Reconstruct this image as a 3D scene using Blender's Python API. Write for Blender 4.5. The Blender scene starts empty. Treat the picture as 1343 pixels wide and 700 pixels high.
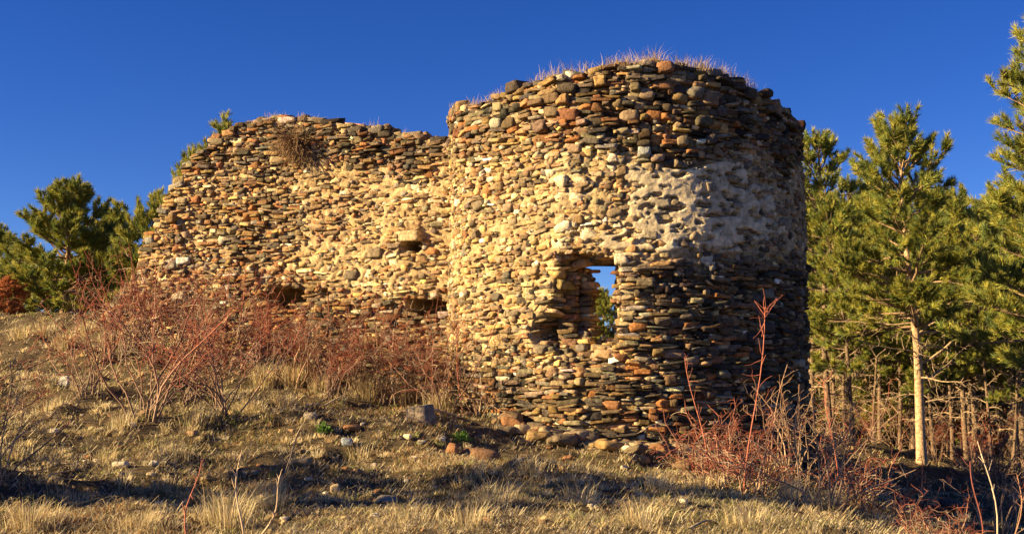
import bpy, math, random
import numpy as np
from mathutils import Vector

# ------------------------------------------------------------------ camera, sky, sun, exposure
SC = bpy.context.scene
COL = SC.collection
PITCH = math.radians(6.22)
FPX, CX, CY = 1560.0, 671.5, 350.0          # focal length and centre in photo pixels
EYE = 1.6
cam = bpy.data.cameras.new('camera'); cam.sensor_width = 36.0; cam.lens = 36.0*FPX/1343.0
cam.clip_start = 0.1; cam.clip_end = 4000
camo = bpy.data.objects.new('camera', cam); COL.objects.link(camo)
camo.location = (0, 0, EYE); camo.rotation_euler = (math.radians(90)+PITCH, 0, 0)
SC.camera = camo

SUN_EL = math.radians(20.0)
SUN_AZ = math.radians(75.0)                 # left of the direction from the ruin towards the camera
SUND = Vector((-math.sin(SUN_AZ)*math.cos(SUN_EL), -math.cos(SUN_AZ)*math.cos(SUN_EL), math.sin(SUN_EL)))
W = bpy.data.worlds.new('World'); SC.world = W; W.use_nodes = True
nt = W.node_tree; N = nt.nodes; L = nt.links
bg = N['Background']; bg.inputs['Strength'].default_value = 0.05
sky = N.new('ShaderNodeTexSky'); sky.sky_type = 'NISHITA'; sky.sun_disc = False
sky.sun_elevation = SUN_EL
sky.sun_rotation = math.atan2(SUND.x, SUND.y)
sky.altitude = 1200; sky.air_density = 1.0; sky.dust_density = 0.1; sky.ozone_density = 4.0
tc = N.new('ShaderNodeTexCoord'); mp = N.new('ShaderNodeMapping'); mp.vector_type = 'VECTOR'
mp.inputs['Scale'].default_value = (1, 1, 1.3)  # deep mountain sky: the pale band lies low
nm = N.new('ShaderNodeVectorMath'); nm.operation = 'NORMALIZE'
hs = N.new('ShaderNodeHueSaturation'); hs.inputs['Hue'].default_value = .523; hs.inputs['Saturation'].default_value = 1.26; hs.inputs['Value'].default_value = 1.0
L.new(tc.outputs['Generated'], mp.inputs['Vector']); L.new(mp.outputs[0], nm.inputs[0]); L.new(nm.outputs[0], sky.inputs['Vector'])
L.new(sky.outputs[0], hs.inputs['Color']); L.new(hs.outputs[0], bg.inputs['Color'])
sl = bpy.data.lights.new('sun', 'SUN'); sl.energy = 5.0; sl.angle = math.radians(0.5); sl.color = (1.0, 0.76, 0.40)
slo = bpy.data.objects.new('sun', sl); COL.objects.link(slo); slo.location = (-30, -10, 20)
slo.rotation_euler = SUND.to_track_quat('Z', 'Y').to_euler()
SC.view_settings.view_transform = 'Standard'
SC.view_settings.look = 'None'
SC.view_settings.exposure = 1.62
SC.view_settings.gamma = 1.0
SC.view_settings.use_curve_mapping = False
SC.render.engine = 'CYCLES'
SC.cycles.max_bounces = 5; SC.cycles.diffuse_bounces = 3; SC.cycles.transparent_max_bounces = 4

# ------------------------------------------------------------------ numeric helpers
RNG = np.random.default_rng(7)
SP, CP = math.sin(PITCH), math.cos(PITCH)
def ray(px, py):
    u = (px-CX)/FPX; v = (CY-py)/FPX
    return np.array([u, CP-v*SP, SP+v*CP])
def at(px, py, d):
    r = ray(px, py); r = r*(d/r[1]); return np.array([r[0], r[1], r[2]+EYE])
def z_for(py, Y):
    v = (CY-py)/FPX
    return EYE + np.asarray(Y)*(SP+v*CP)/(CP-v*SP)
def proj(P):
    P = np.asarray(P); x, y, z = P[..., 0], P[..., 1], P[..., 2]-EYE
    dep = y*CP+z*SP; up = -y*SP+z*CP
    return CX+FPX*x/dep, CY-FPX*up/dep

def _h(ix, iy, iz, seed):
    n = (ix.astype(np.int64)*374761393+iy.astype(np.int64)*668265263+iz.astype(np.int64)*2147483647+seed*974634777) & 0xffffffff
    n = ((n ^ (n >> 13))*1274126177) & 0xffffffff
    n = ((n ^ (n >> 16))*2246822519) & 0xffffffff
    return ((n ^ (n >> 15)) & 0xffff)/65535.0
def noise3(x, y, z, seed=0):
    x, y, z = np.broadcast_arrays(np.asarray(x, float), np.asarray(y, float), np.asarray(z, float))
    ix, iy, iz = np.floor(x), np.floor(y), np.floor(z)
    fx, fy, fz = x-ix, y-iy, z-iz
    fx, fy, fz = fx*fx*(3-2*fx), fy*fy*(3-2*fy), fz*fz*(3-2*fz)
    out = 0
    for a in (0, 1):
        for b in (0, 1):
            for c in (0, 1):
                w = (fx if a else 1-fx)*(fy if b else 1-fy)*(fz if c else 1-fz)
                out = out+w*_h(ix+a, iy+b, iz+c, seed)
    return out*2-1
def fbm(x, y, z, seed=0, oct=3):
    s, a, f = 0, 1.0, 1.0
    for o in range(oct):
        s = s+a*noise3(np.asarray(x)*f, np.asarray(y)*f, np.asarray(z)*f, seed+o*17); a *= .5; f *= 2.03
    return s
def smooth(a, b, x):
    t = np.clip((np.asarray(x, float)-a)/(b-a), 0, 1); return t*t*(3-2*t)
def inpoly(poly, x, y):
    x = np.asarray(x, float); y = np.asarray(y, float); ins = np.zeros(np.broadcast(x, y).shape, bool)
    n = len(poly)
    for i in range(n):
        x0, y0 = poly[i]; x1, y1 = poly[(i+1) % n]
        c = ((y0 > y) != (y1 > y)) & (x < (x1-x0)*(y-y0)/(y1-y0+1e-12)+x0); ins ^= c
    return ins

# ------------------------------------------------------------------ mesh helpers
def mesh_np(name, V, quads=None, tris=None, ngons=None, col=None, smooth_shade=True, matidx=None):
    me = bpy.data.meshes.new(name)
    V = np.asarray(V, np.float32)
    me.vertices.add(len(V)); me.vertices.foreach_set('co', V.ravel())
    idx, starts, pos = [], [], 0
    for F, k in ((quads, 4), (tris, 3)):
        if F is not None and len(F):
            F = np.asarray(F, np.int32); idx.append(F.ravel()); starts.append(pos+np.arange(len(F))*k); pos += F.size
    for g in ngons or []:
        idx.append(np.asarray(g, np.int32)); starts.append(np.array([pos])); pos += len(g)
    idx = np.concatenate(idx).astype(np.int32); starts = np.concatenate(starts).astype(np.int32)
    me.loops.add(len(idx)); me.loops.foreach_set('vertex_index', idx)
    me.polygons.add(len(starts)); me.polygons.foreach_set('loop_start', starts)
    me.update(calc_edges=True)
    if smooth_shade: me.polygons.foreach_set('use_smooth', np.ones(len(starts), bool))
    if col is not None:
        a = me.color_attributes.new('col', 'FLOAT_COLOR', 'POINT')
        c = np.ones((len(V), 4), np.float32); c[:, :3] = np.broadcast_to(np.asarray(col, np.float32), (len(V), 3))
        a.data.foreach_set('color', c.ravel())
    return me
class Batch:
    def __init__(s): s.V, s.Q, s.T, s.C, s.n = [], [], [], [], 0
    def add(s, V, quads=None, tris=None, col=(.5, .5, .5)):
        V = np.asarray(V, float)
        s.V.append(V)
        if quads is not None and len(quads): s.Q.append(np.asarray(quads, np.int64)+s.n)
        if tris is not None and len(tris): s.T.append(np.asarray(tris, np.int64)+s.n)
        s.C.append(np.broadcast_to(np.asarray(col, float), (len(V), 3))); s.n += len(V)
    def mesh(s, name, smooth_shade=True):
        return mesh_np(name, np.concatenate(s.V), np.concatenate(s.Q) if s.Q else None, np.concatenate(s.T) if s.T else None,
                       col=np.concatenate(s.C), smooth_shade=smooth_shade)
def link(name, me, mat, parent=None, base=None):
    if base is not None: me.transform(__import__('mathutils').Matrix.Translation(-Vector(base)))
    o = bpy.data.objects.new(name, me); COL.objects.link(o)
    for m in (mat if isinstance(mat, (list, tuple)) else [mat]): me.materials.append(m)
    if parent: o.parent = parent
    return o
def tag(o, label=None, cat=None, group=None, kind=None):
    if label: o['label'] = label
    if cat: o['category'] = cat
    if group: o['group'] = group
    if kind: o['kind'] = kind
    return o
def empty(name, loc, label=None, cat=None, group=None, rz=0, s=1):
    o = bpy.data.objects.new(name, None); COL.objects.link(o)
    o.location = loc; o.rotation_euler = (0, 0, rz); o.scale = (s, s, s) if np.isscalar(s) else s
    o.empty_display_size = .2
    return tag(o, label, cat, group)
def dup(root, loc, rz=0, s=1, label=None, group=None):
    r = root.copy(); COL.objects.link(r); r.location = loc; r.rotation_euler = (0, 0, rz)
    r.scale = (s, s, s) if np.isscalar(s) else s
    if label: r['label'] = label
    if group: r['group'] = group
    for ch in list(root.children):
        c = ch.copy(); COL.objects.link(c); c.parent = r
        for g in list(ch.children):
            d = g.copy(); COL.objects.link(d); d.parent = c
    return r

def tube(B, pts, r0, r1, sides=4, col=(.3, .2, .1), col1=None):
    pts = np.asarray(pts, float); n = len(pts)
    t = np.gradient(pts, axis=0); t /= np.linalg.norm(t, axis=1)[:, None]+1e-9
    ref = np.array([.31, .17, .93]) if abs(t[0][2]) < .9 else np.array([1., .1, 0])
    a = np.cross(t, ref); a /= np.linalg.norm(a, axis=1)[:, None]+1e-9
    b = np.cross(t, a)
    rr = np.linspace(0, 1, n); rad = r0*(1-rr)+r1*rr
    if not np.isscalar(r0): rad = np.asarray(r0)
    ang = np.arange(sides)*2*np.pi/sides
    V = pts[:, None, :]+rad[:, None, None]*(np.cos(ang)[None, :, None]*a[:, None, :]+np.sin(ang)[None, :, None]*b[:, None, :])
    i = np.arange(n-1)[:, None]*sides; j = np.arange(sides)[None, :]; k = (j+1) % sides
    Q = np.stack([i+j, i+k, i+sides+k, i+sides+j], -1).reshape(-1, 4)
    c = np.asarray(col, float)
    if col1 is not None: c = (c[None]*(1-rr[:, None])+np.asarray(col1)[None]*rr[:, None]).repeat(sides, 0)
    B.add(V.reshape(-1, 3), quads=Q, col=c)

# ------------------------------------------------------------------ materials
def mat_attr(name, rough=.9, scale=12., vary=.35, bump=.0, bscale=40., coord='Object', trans=0., spec=.25, fine=0.):
    m = bpy.data.materials.new(name); m.use_nodes = True
    n = m.node_tree.nodes; l = m.node_tree.links; p = n['Principled BSDF']
    p.inputs['Roughness'].default_value = rough; p.inputs['Specular IOR Level'].default_value = spec
    at_ = n.new('ShaderNodeAttribute'); at_.attribute_name = 'col'
    t = n.new('ShaderNodeTexCoord')
    src = at_.outputs['Color']
    if vary > 0:
        nz = n.new('ShaderNodeTexNoise'); nz.inputs['Scale'].default_value = scale; nz.inputs['Detail'].default_value = 6; nz.inputs['Roughness'].default_value = .65
        l.new(t.outputs[coord], nz.inputs['Vector'])
        mr = n.new('ShaderNodeMapRange'); mr.inputs['From Min'].default_value = .3; mr.inputs['From Max'].default_value = .7
        mr.inputs['To Min'].default_value = 1-vary; mr.inputs['To Max'].default_value = 1+vary
        l.new(nz.outputs['Fac'], mr.inputs['Value'])
        mx = n.new('ShaderNodeVectorMath'); mx.operation = 'SCALE'
        l.new(src, mx.inputs[0]); l.new(mr.outputs[0], mx.inputs['Scale']); src = mx.outputs[0]
    l.new(src, p.inputs['Base Color'])
    if bump > 0:
        nb = n.new('ShaderNodeTexNoise'); nb.inputs['Scale'].default_value = bscale; nb.inputs['Detail'].default_value = 5; nb.inputs['Roughness'].default_value = .7
        l.new(t.outputs[coord], nb.inputs['Vector'])
        bp = n.new('ShaderNodeBump'); bp.inputs['Strength'].default_value = bump; bp.inputs['Distance'].default_value = .03
        l.new(nb.outputs['Fac'], bp.inputs['Height']); l.new(bp.outputs[0], p.inputs['Normal'])
    if trans > 0:
        out = n['Material Output']; tr = n.new('ShaderNodeBsdfTranslucent'); ms = n.new('ShaderNodeMixShader')
        l.new(src, tr.inputs['Color']); ms.inputs[0].default_value = trans
        l.new(p.outputs[0], ms.inputs[1]); l.new(tr.outputs[0], ms.inputs[2]); l.new(ms.outputs[0], out.inputs['Surface'])
    return m
M_STONE = mat_attr('weathered_stone', .92, 17, .55, 1., 34, spec=.2)
M_MORTAR = mat_attr('lime_mortar', .97, 16, .45, 1.0, 45, spec=.1)
M_BARK = mat_attr('pine_bark', .95, 14, .7, .8, 30, spec=.1)
M_NEEDLE = mat_attr('pine_needles', .55, 1.2, .22, 0, trans=.28, spec=.3)
M_TWIG = mat_attr('bare_twigs', .75, 20, .3, 0, spec=.3)
M_GRASS = mat_attr('dry_grass', .8, 1.5, .15, 0, trans=.35, spec=.2)
M_ROCK = mat_attr('loose_rock', .92, 11, .35, .8, 26, spec=.2)
M_LEAF = mat_attr('green_leaf', .6, 10, .3, 0, trans=.3, spec=.3)
def soil_material():
    m = bpy.data.materials.new('matted_grass_soil'); m.use_nodes = True
    n = m.node_tree.nodes; l = m.node_tree.links; p = n['Principled BSDF']; p.inputs['Roughness'].default_value = .97; p.inputs['Specular IOR Level'].default_value = .1
    t = n.new('ShaderNodeTexCoord')
    def nz(s, d=6, r=.65):
        q = n.new('ShaderNodeTexNoise'); q.inputs['Scale'].default_value = s; q.inputs['Detail'].default_value = d; q.inputs['Roughness'].default_value = r
        l.new(t.outputs['Object'], q.inputs['Vector']); return q
    a = nz(.7); b = nz(9.); c = nz(45., 4)
    r1 = n.new('ShaderNodeValToRGB'); e = r1.color_ramp.elements
    e[0].position = .32; e[0].color = (.045, .033, .021, 1); e[1].position = .68; e[1].color = (.23, .17, .09, 1)
    q = r1.color_ramp.elements.new(.5); q.color = (.11, .08, .045, 1)
    mixf = n.new('ShaderNodeMath'); mixf.operation = 'MULTIPLY_ADD'; mixf.inputs[1].default_value = .45
    l.new(a.outputs['Fac'], mixf.inputs[0])
    m2 = n.new('ShaderNodeMath'); m2.operation = 'MULTIPLY'; m2.inputs[1].default_value = .55; l.new(b.outputs['Fac'], m2.inputs[0]); l.new(m2.outputs[0], mixf.inputs[2])
    l.new(mixf.outputs[0], r1.inputs['Fac']); l.new(r1.outputs[0], p.inputs['Base Color'])
    bp = n.new('ShaderNodeBump'); bp.inputs['Strength'].default_value = 1.; bp.inputs['Distance'].default_value = .05
    l.new(c.outputs['Fac'], bp.inputs['Height']); l.new(bp.outputs[0], p.inputs['Normal'])
    return m
M_SOIL = soil_material()

# ------------------------------------------------------------------ terrain
TC = np.array([1.94, 20.31]); TR = 3.0                       # tower centre and radius
CTRL = [((0, 700), 9.5), ((335, 700), 9.5), ((671, 700), 9.5), ((1000, 700), 9.8), ((1180, 700), 10.5),
        ((0, 560), 15), ((0, 480), 21), ((0, 418), 31), ((60, 415), 32), ((150, 412), 32), ((190, 432), 23.2), ((100, 500), 18.5),
        ((300, 520), 18), ((300, 458), 22.4), ((400, 480), 21.6), ((500, 505), 20.9), ((590, 528), 20.2), ((550, 546), 18), ((430, 570), 15.5),
        ((700, 566), 17.6), ((780, 585), 17.2), ((870, 600), 17.1), ((960, 612), 17.5), ((1060, 600), 19.6), ((1040, 640), 16.4),
        ((800, 640), 12.8), ((500, 640), 12.4), ((1120, 672), 14.2), ((1200, 694), 12.6), ((1300, 718), 11.6),
        ((1260, 694), 18.5), ((1230, 660), 22), ((1340, 692), 19), ((1180, 676), 18.0), ((1140, 640), 21), ((1205, 612), 28), ((1110, 610), 27), ((1310, 640), 25), ((1150, 600), 40), ((1300, 604), 42), ((1240, 588), 58), ((1060, 590), 45),
        ((790, 480), 45), ((790, 490), 32), ((400, 440), 34), ((250, 425), 40)]
CP_XY, CP_Z = [], []
for (px, py), d in CTRL:
    q = at(px, py, d); CP_XY.append(q[:2]); CP_Z.append(q[2])
for x, y, z in ((0, 0, 0), (-5, 0, .25), (5, 0, -.25), (0, -8, -.3), (-12, 8, 1.0), (-12, -5, .4), (9, 6, -.15), (14, 10, -.5), (-20, 20, 2.6), (-28, 34, 3.6),
                (30, 25, -1.4), (30, 55, -1.4), (0, 62, .8), (-30, 55, 2.6), (20, -5, -.8)):
    CP_XY.append((x, y)); CP_Z.append(z)
CP_XY = np.array(CP_XY, float); CP_Z = np.array(CP_Z, float)
def _tps(r2): return .5*r2*np.log(r2+1e-9)
_d2 = ((CP_XY[:, None]-CP_XY[None])**2).sum(-1); _n = len(CP_Z)
_A = np.zeros((_n+3, _n+3)); _A[:_n, :_n] = _tps(_d2)+np.eye(_n)*.6
_A[:_n, _n] = 1; _A[:_n, _n+1:] = CP_XY; _A[_n:, :_n] = _A[:_n, _n:].T
_w = np.linalg.solve(_A, np.concatenate([CP_Z, np.zeros(3)]))
def h_smooth(x, y):
    x = np.asarray(x, float); y = np.asarray(y, float); sh = np.broadcast(x, y).shape
    x, y = np.broadcast_to(x, sh).ravel(), np.broadcast_to(y, sh).ravel()
    cx, cy = 0., 20.
    dx, dy = x-cx, y-cy; R = np.hypot(dx, dy); lim = 42.
    f = np.where(R > lim, lim/np.maximum(R, 1e-6), 1.); X, Y = cx+dx*f, cy+dy*f
    out = np.empty(len(X))
    for i in range(0, len(X), 20000):
        d2 = (X[i:i+20000, None]-CP_XY[None, :, 0])**2+(Y[i:i+20000, None]-CP_XY[None, :, 1])**2
        out[i:i+20000] = _tps(d2)@_w[:_n]+_w[_n]+_w[_n+1]*X[i:i+20000]+_w[_n+2]*Y[i:i+20000]
    fall = smooth(50, 260, R)
    out = out*(1-fall)+(-9.)*fall
    return out.reshape(sh)
def height(x, y):
    b = h_smooth(x, y)
    x = np.asarray(x, float); y = np.asarray(y, float)
    far = smooth(30, 60, np.hypot(x, y-10))
    n = .13*fbm(x*.5, y*.5, .3, 3, 2)+.13*fbm(x*1.5, y*1.5, .7, 9, 2)+.055*fbm(x*4.0, y*4.0, .1, 21, 2)
    return b+n*(1-.5*far)*(.45+.55*smooth(9.5, 13, y))
def axis(lo, hi, step, reach, grow=1.22):
    a = list(np.arange(lo, hi+1e-6, step)); s = step
    while a[-1] < reach: s *= grow; a.append(a[-1]+s)
    s = step; f = [a[0]]
    while f[-1] > -reach: s *= grow; f.append(f[-1]-s)
    return np.array(f[:0:-1]+a)
gx = axis(-11, 13, .10, 1500); gy = axis(6.5, 30, .10, 1500)
GX, GY = np.meshgrid(gx, gy); GZ = height(GX, GY)
nx, ny = len(gx), len(gy)
ii = (np.arange(ny-1)[:, None]*nx+np.arange(nx-1)[None]).ravel()
me = mesh_np('ground', np.stack([GX, GY, GZ], -1).reshape(-1, 3), quads=np.stack([ii, ii+1, ii+nx+1, ii+nx], -1))
tag(link('ground', me, M_SOIL), 'sloping hillside of brown soil and matted dry grass', None, None, 'structure')
_TS = np.linspace(5, 70, 1400)
def ground_at(px, py):
    r = ray(px, py); r = r/r[1]
    z = EYE+_TS*r[2]; hh = height(_TS*r[0], _TS)
    k = np.argmax(z < hh)
    if not (z < hh).any(): k = len(_TS)-1
    Y = _TS[k]; return np.array([Y*r[0], Y, hh[k]])

# ------------------------------------------------------------------ stones
def cube_sphere(n):
    g = np.linspace(-1, 1, n+1); key = {}; V = []; Q = []
    def vid(p):
        k = tuple(np.round(p, 5))
        if k not in key: key[k] = len(V); V.append(p)
        return key[k]
    for ax in range(3):
        for sgn in (-1, 1):
            for i in range(n):
                for j in range(n):
                    c = []
                    for a, b in ((i, j), (i+1, j), (i+1, j+1), (i, j+1)):
                        p = [0, 0, 0]; p[ax] = sgn; p[(ax+1) % 3] = g[a]; p[(ax+2) % 3] = g[b]; c.append(vid(tuple(p)))
                    Q.append(c if sgn > 0 else c[::-1])
    return np.array(V, float), np.array(Q)
def proto_stones(n, count, box, chops, rough, seed, dlo=.60, dhi=.95):
    r = np.random.default_rng(seed); C, Q = cube_sphere(n); S = C/np.linalg.norm(C, axis=1)[:, None]
    out = []
    for k in range(count):
        b = r.uniform(*box); V = S*(1-b)*1.12+C*b
        for _ in range(r.integers(*chops)):
            nn = r.normal(size=3); nn[1] *= .9; nn /= np.linalg.norm(nn); d = r.uniform(dlo, dhi)*(1+.32*b)
            e = V@nn-d; V = V-np.where(e > 0, e, 0)[:, None]*nn
        nzv = np.stack([noise3(S[:, 0]*1.6+k*7.1, S[:, 1]*1.6, S[:, 2]*1.6, seed+q) for q in range(3)], -1)
        nz2 = noise3(S[:, 0]*3.5+k*3.3, S[:, 1]*3.5, S[:, 2]*3.5, seed+9)
        V = V+nzv*rough+S*nz2[:, None]*rough*.6
        mx = np.abs(V).max(0); V = V/mx
        out.append(V)
    return np.array(out), Q
SLABS, SQ = proto_stones(5, 64, (.80, 1.), (2, 6), .10, 11, .80, 1.12)
BOULD, _ = proto_stones(5, 40, (.55, .85), (4, 9), .085, 77, .66, 1.)
CHIPS, CQ = proto_stones(2, 40, (.6, .95), (3, 6), .14, 99)
ROCKS, RQ = proto_stones(7, 20, (.2, .6), (4, 9), .11, 131)

PAL = {'ochre': (.40, .25, .10), 'rust': (.30, .145, .065), 'brown': (.25, .16, .085), 'greybrown': (.225, .165, .10), 'slate': (.125, .098, .07),
       'buff': (.46, .34, .19), 'cream': (.62, .52, .36), 'white': (.74, .70, .60), 'grey': (.26, .22, .165), 'dark': (.075, .062, .05)}
def pick_cols(rng, n, weights):
    k = list(weights); w = np.array([weights[q] for q in k], float); w /= w.sum()
    i = rng.choice(len(k), n, p=w); c = np.array([PAL[q] for q in k])[i]
    j = np.exp(rng.normal(0, .37, (n, 1))); hue = rng.normal(0, .05, (n, 3))
    return np.clip(c*j*(1+hue), .01, .85)

def pack(s0, s1, zlo, zhi, wh, rng, ds=.02, tol=.03, wmin=.05):
    n = int((s1-s0)/ds); sc = s0+(np.arange(n)+.5)*ds
    sky_ = zlo(sc)+rng.uniform(0, .05, n); top = zhi(sc); out = []
    cur = sky_.copy(); it = 0
    while it < 60000:
        it += 1
        i = int(np.argmin(cur))
        if not np.isfinite(cur[i]): break
        if cur[i] > top[i]: cur[i] = np.inf; continue
        a = i
        while a > 0 and cur[a-1] <= cur[i]+tol: a -= 1
        b = i+1
        while b < n and cur[b] <= cur[i]+tol: b += 1
        av = (b-a)*ds
        if av < wmin:
            nb = min(cur[a-1] if a > 0 else np.inf, cur[b] if b < n else np.inf)
            cur[a:b] = nb if np.isfinite(nb) else cur[a:b]+.05
            continue
        w, h = wh(sc[i], cur[i], rng)
        if w > av: w = av; h = min(h, max(.045, w*.9))
        elif av-w < .07: w = av
        k = max(1, int(round(w/ds)))
        st = a if rng.random() < .5 else max(a, b-k)
        en = min(n, st+k); bot = np.where(np.isfinite(cur[st:en]), cur[st:en], -9).max()
        out.append((s0+(st+en)*.5*ds, bot+h/2, (en-st)*ds, h)); cur[st:en] = bot+h+.006
    return np.array(out)

def lay(B, P, T, Nn, w, h, dep, cols, rng, boulder, jit=.085, fill=1.13, lib=None):
    """stones with centre P, along tangent T, outward normal Nn, size w x h x dep"""
    n = len(P); Z = np.cross(T, Nn); Z = np.where((Z[:, 2:3] < 0), -Z, Z)
    if lib is None: V = np.where(boulder[:, None, None], BOULD[rng.integers(0, len(BOULD), n)], SLABS[rng.integers(0, len(SLABS), n)]); SQ_ = SQ
    else: V = lib[0][rng.integers(0, len(lib[0]), n)]; SQ_ = lib[1]
    fl = rng.choice([-1., 1.], (n, 1, 1)); V = V*np.concatenate([fl, np.ones((n, 1, 1)), np.ones((n, 1, 1))], 2)
    a = rng.normal(0, jit, n)[:, None]; yw = rng.normal(0, .12, n)[:, None]; tl = rng.normal(0, .10, n)[:, None]
    lx = V[:, :, 0]*(w/2*fill*1.06)[:, None]; ly = V[:, :, 1]*(dep/2)[:, None]; lz = V[:, :, 2]*(h/2*fill)[:, None]
    lx, lz = lx*np.cos(a)-lz*np.sin(a), lx*np.sin(a)+lz*np.cos(a)
    lx, ly = lx*np.cos(yw)-ly*np.sin(yw), lx*np.sin(yw)+ly*np.cos(yw)
    lz, ly = lz*np.cos(tl)-ly*np.sin(tl), lz*np.sin(tl)+ly*np.cos(tl)
    X = P[:, None]+lx[..., None]*T[:, None]+ly[..., None]*Nn[:, None]+lz[..., None]*Z[:, None]
    nv = V.shape[1]
    flip = (fl[:, 0, 0] < 0) ^ (np.einsum('ij,ij->i', np.cross(T, Nn), Z) < 0)
    Q = SQ_[None]+(np.arange(n)*nv)[:, None, None]
    Q = np.where(flip[:, None, None], Q[:, :, ::-1], Q)
    B.add(X.reshape(-1, 3), quads=Q.reshape(-1, 4), col=np.repeat(cols, nv, 0))
def chips(B, posf, framef, s, z, prot, cols, rng):
    n = len(s); w = rng.uniform(.03, .13, n); h = w*rng.uniform(.25, .8, n); d = rng.uniform(.05, .12, n)
    T, Nn = framef(s); P = posf(s, z)+Nn*(prot-d/2)[:, None]
    lay(B, P, T, Nn, w, h, d, cols, rng, np.zeros(n, bool), jit=.3, lib=(CHIPS, CQ))

# ------------------------------------------------------------------ round tower
AZC = math.atan2(TC[0], TC[1]); FV = np.array([-math.sin(AZC), -math.cos(AZC)]); TV = np.array([math.cos(AZC), -math.sin(AZC)])
PHM = math.radians(112)
def t_rad(phi):
    ph0 = math.radians(-38); c = np.cos(np.clip(phi-ph0, -1.2, 1.2)); f = .945*TR/c
    k = .04; hh = np.clip(.5+.5*(TR-f)/k, 0, 1)
    return f*hh+TR*(1-hh)-k*hh*(1-hh)
def t_bulge(phi, z):
    return .05*fbm(np.asarray(phi)*2.2, np.asarray(z)*.7, .5, 41, 2)+.22*np.exp(-np.clip(np.asarray(z)-.6, -1, 9)/.35)*.6
def t_pos(phi, z, off=0.):
    phi = np.asarray(phi, float); z = np.asarray(z, float)
    r = t_rad(phi)+t_bulge(phi, z)+off
    d = FV[None]*np.cos(phi)[:, None]+TV[None]*np.sin(phi)[:, None]
    return np.concatenate([TC[None]+d*r[:, None], z[:, None]], 1)
def t_frame(phi):
    e = 1e-3; z = np.full(len(phi), 3.)
    T = t_pos(phi+e, z)-t_pos(phi-e, z); T /= np.linalg.norm(T, axis=1)[:, None]
    Nn = np.stack([T[:, 1], -T[:, 0], np.zeros(len(T))], 1)
    d = np.concatenate([FV[None]*np.cos(phi)[:, None]+TV[None]*np.sin(phi)[:, None], np.zeros((len(phi), 1))], 1)
    s = np.sign((Nn*d).sum(1)); return T, Nn*s[:, None]
TOPX = [588, 600, 640, 690, 720, 770, 800, 840, 880, 915, 950, 990, 1010, 1030, 1048, 1062]
TOPY = [150, 143, 128, 109, 100, 90, 86, 83, 83, 87, 98, 115, 131, 150, 168, 178]
def t_top(phi):
    phi = np.asarray(phi, float); P = t_pos(phi, np.full(phi.shape, 7.2))
    px, _ = proj(P); z = z_for(np.interp(px, TOPX, TOPY), P[:, 1])
    zl = z_for(138, 20.1); zr = z_for(166, 20.0)
    z = np.where(phi < -1.40, zl-.8*(-1.40-phi)**1.0, z); z = np.where(phi > 1.42, zr-1.2*(phi-1.42), z)
    return z-.02
WIN = [(758, 338), (812, 336), (816, 362), (810, 385), (815, 420), (806, 440), (800, 456), (758, 456)]
REC = [(734, 339), (748, 335), (790, 337), (792, 452), (806, 458), (810, 470), (786, 480), (752, 474), (722, 462), (702, 446), (699, 428), (716, 412), (725, 398), (728, 368)]
def t_dep(px, py):
    """how far the broken reveal left of and under the window is hollowed out"""
    px = np.asarray(px, float); py = np.asarray(py, float); d = np.zeros(px.shape)
    jx = px+4*noise3(px*.06, py*.12, .3, 511); jy = py+3*noise3(px*.06, py*.12, 7.3, 512)
    for ox in (-3, 0, 3):
        for oy in (-5, 0, 5): d += inpoly(REC, jx+ox, jy+oy)/9.
    low = smooth(478, 430, py)
    return d*(.16+.44*low)+.14*np.exp(-(((px-770)/50.)**2+((py-478)/14.)**2))
def t_mort(px, py, n):
    """0 dry joints, 1 flush lime mortar"""
    a = smooth(180, 235, py+n*26)*(1-smooth(318, 362, py+n*22))
    mid = a*(.55+.45*smooth(640, 760, px))
    left = .62*(1-smooth(690, 790, px+n*25))*smooth(150, 240, py)*(1-smooth(440, 530, py+n*20))
    return np.clip(np.maximum(mid, left)+.12+.18*n, 0, 1)
def t_plast(px, py, n):
    f = fbm(np.asarray(px)*.035, np.asarray(py)*.06, .4, 521, 2)
    raw = (.40*smooth(690, 760, px)+.56*smooth(800, 880, px+n*18))*(1-smooth(955, 1050, px+n*30))*smooth(200, 228, py+n*16+np.clip((px-960)*.22, 0, 40))*(1-smooth(318, 340, py+n*14))
    return smooth(.42, .58, raw+.32*f)
rng = np.random.default_rng(101)
def t_wh(s, z, rng):
    phi = s/TR; px, py = proj(t_pos(np.array([phi]), np.array([z]))); px, py = px[0], py[0]
    u = rng.random()
    if py < 195:
        if u < .20: h = rng.uniform(.12, .21); w = h*rng.uniform(1.1, 1.9)
        else: h = rng.uniform(.03, .09); w = rng.uniform(.12, .40)
    elif py < 345:
        if u < .18: h = rng.uniform(.10, .17); w = h*rng.uniform(1.0, 1.7)
        else: h = rng.uniform(.03, .09); w = rng.uniform(.10, .30)
    else:
        if u < .14: h = rng.uniform(.11, .17); w = h*rng.uniform(1.2, 2.0)
        else: h = rng.uniform(.03, .085); w = rng.uniform(.14, .44)
    return w*.8, h*.84
def t_zlow(phi):
    P = t_pos(phi, np.full(np.shape(phi), 1.)); return h_smooth(P[:, 0], P[:, 1])-.25
st = pack(-PHM*TR, PHM*TR, lambda s: t_zlow(s/TR), lambda s: t_top(s/TR)-.04, t_wh, rng)
phi, zc, w, h = st[:, 0]/TR, st[:, 1], st[:, 2], st[:, 3]
P0 = t_pos(phi, zc); px, py = proj(P0); T, Nn = t_frame(phi)
nz = fbm(phi*4, zc*1.4, .2, 5, 2); mo = t_mort(px, py, nz); pl = t_plast(px, py, nz)
front = (np.abs(phi) < 1.45)
keep = ~(front & inpoly(WIN, px, py))
keep &= rng.random(len(phi)) > np.where(front, pl*.05, 0)
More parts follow.
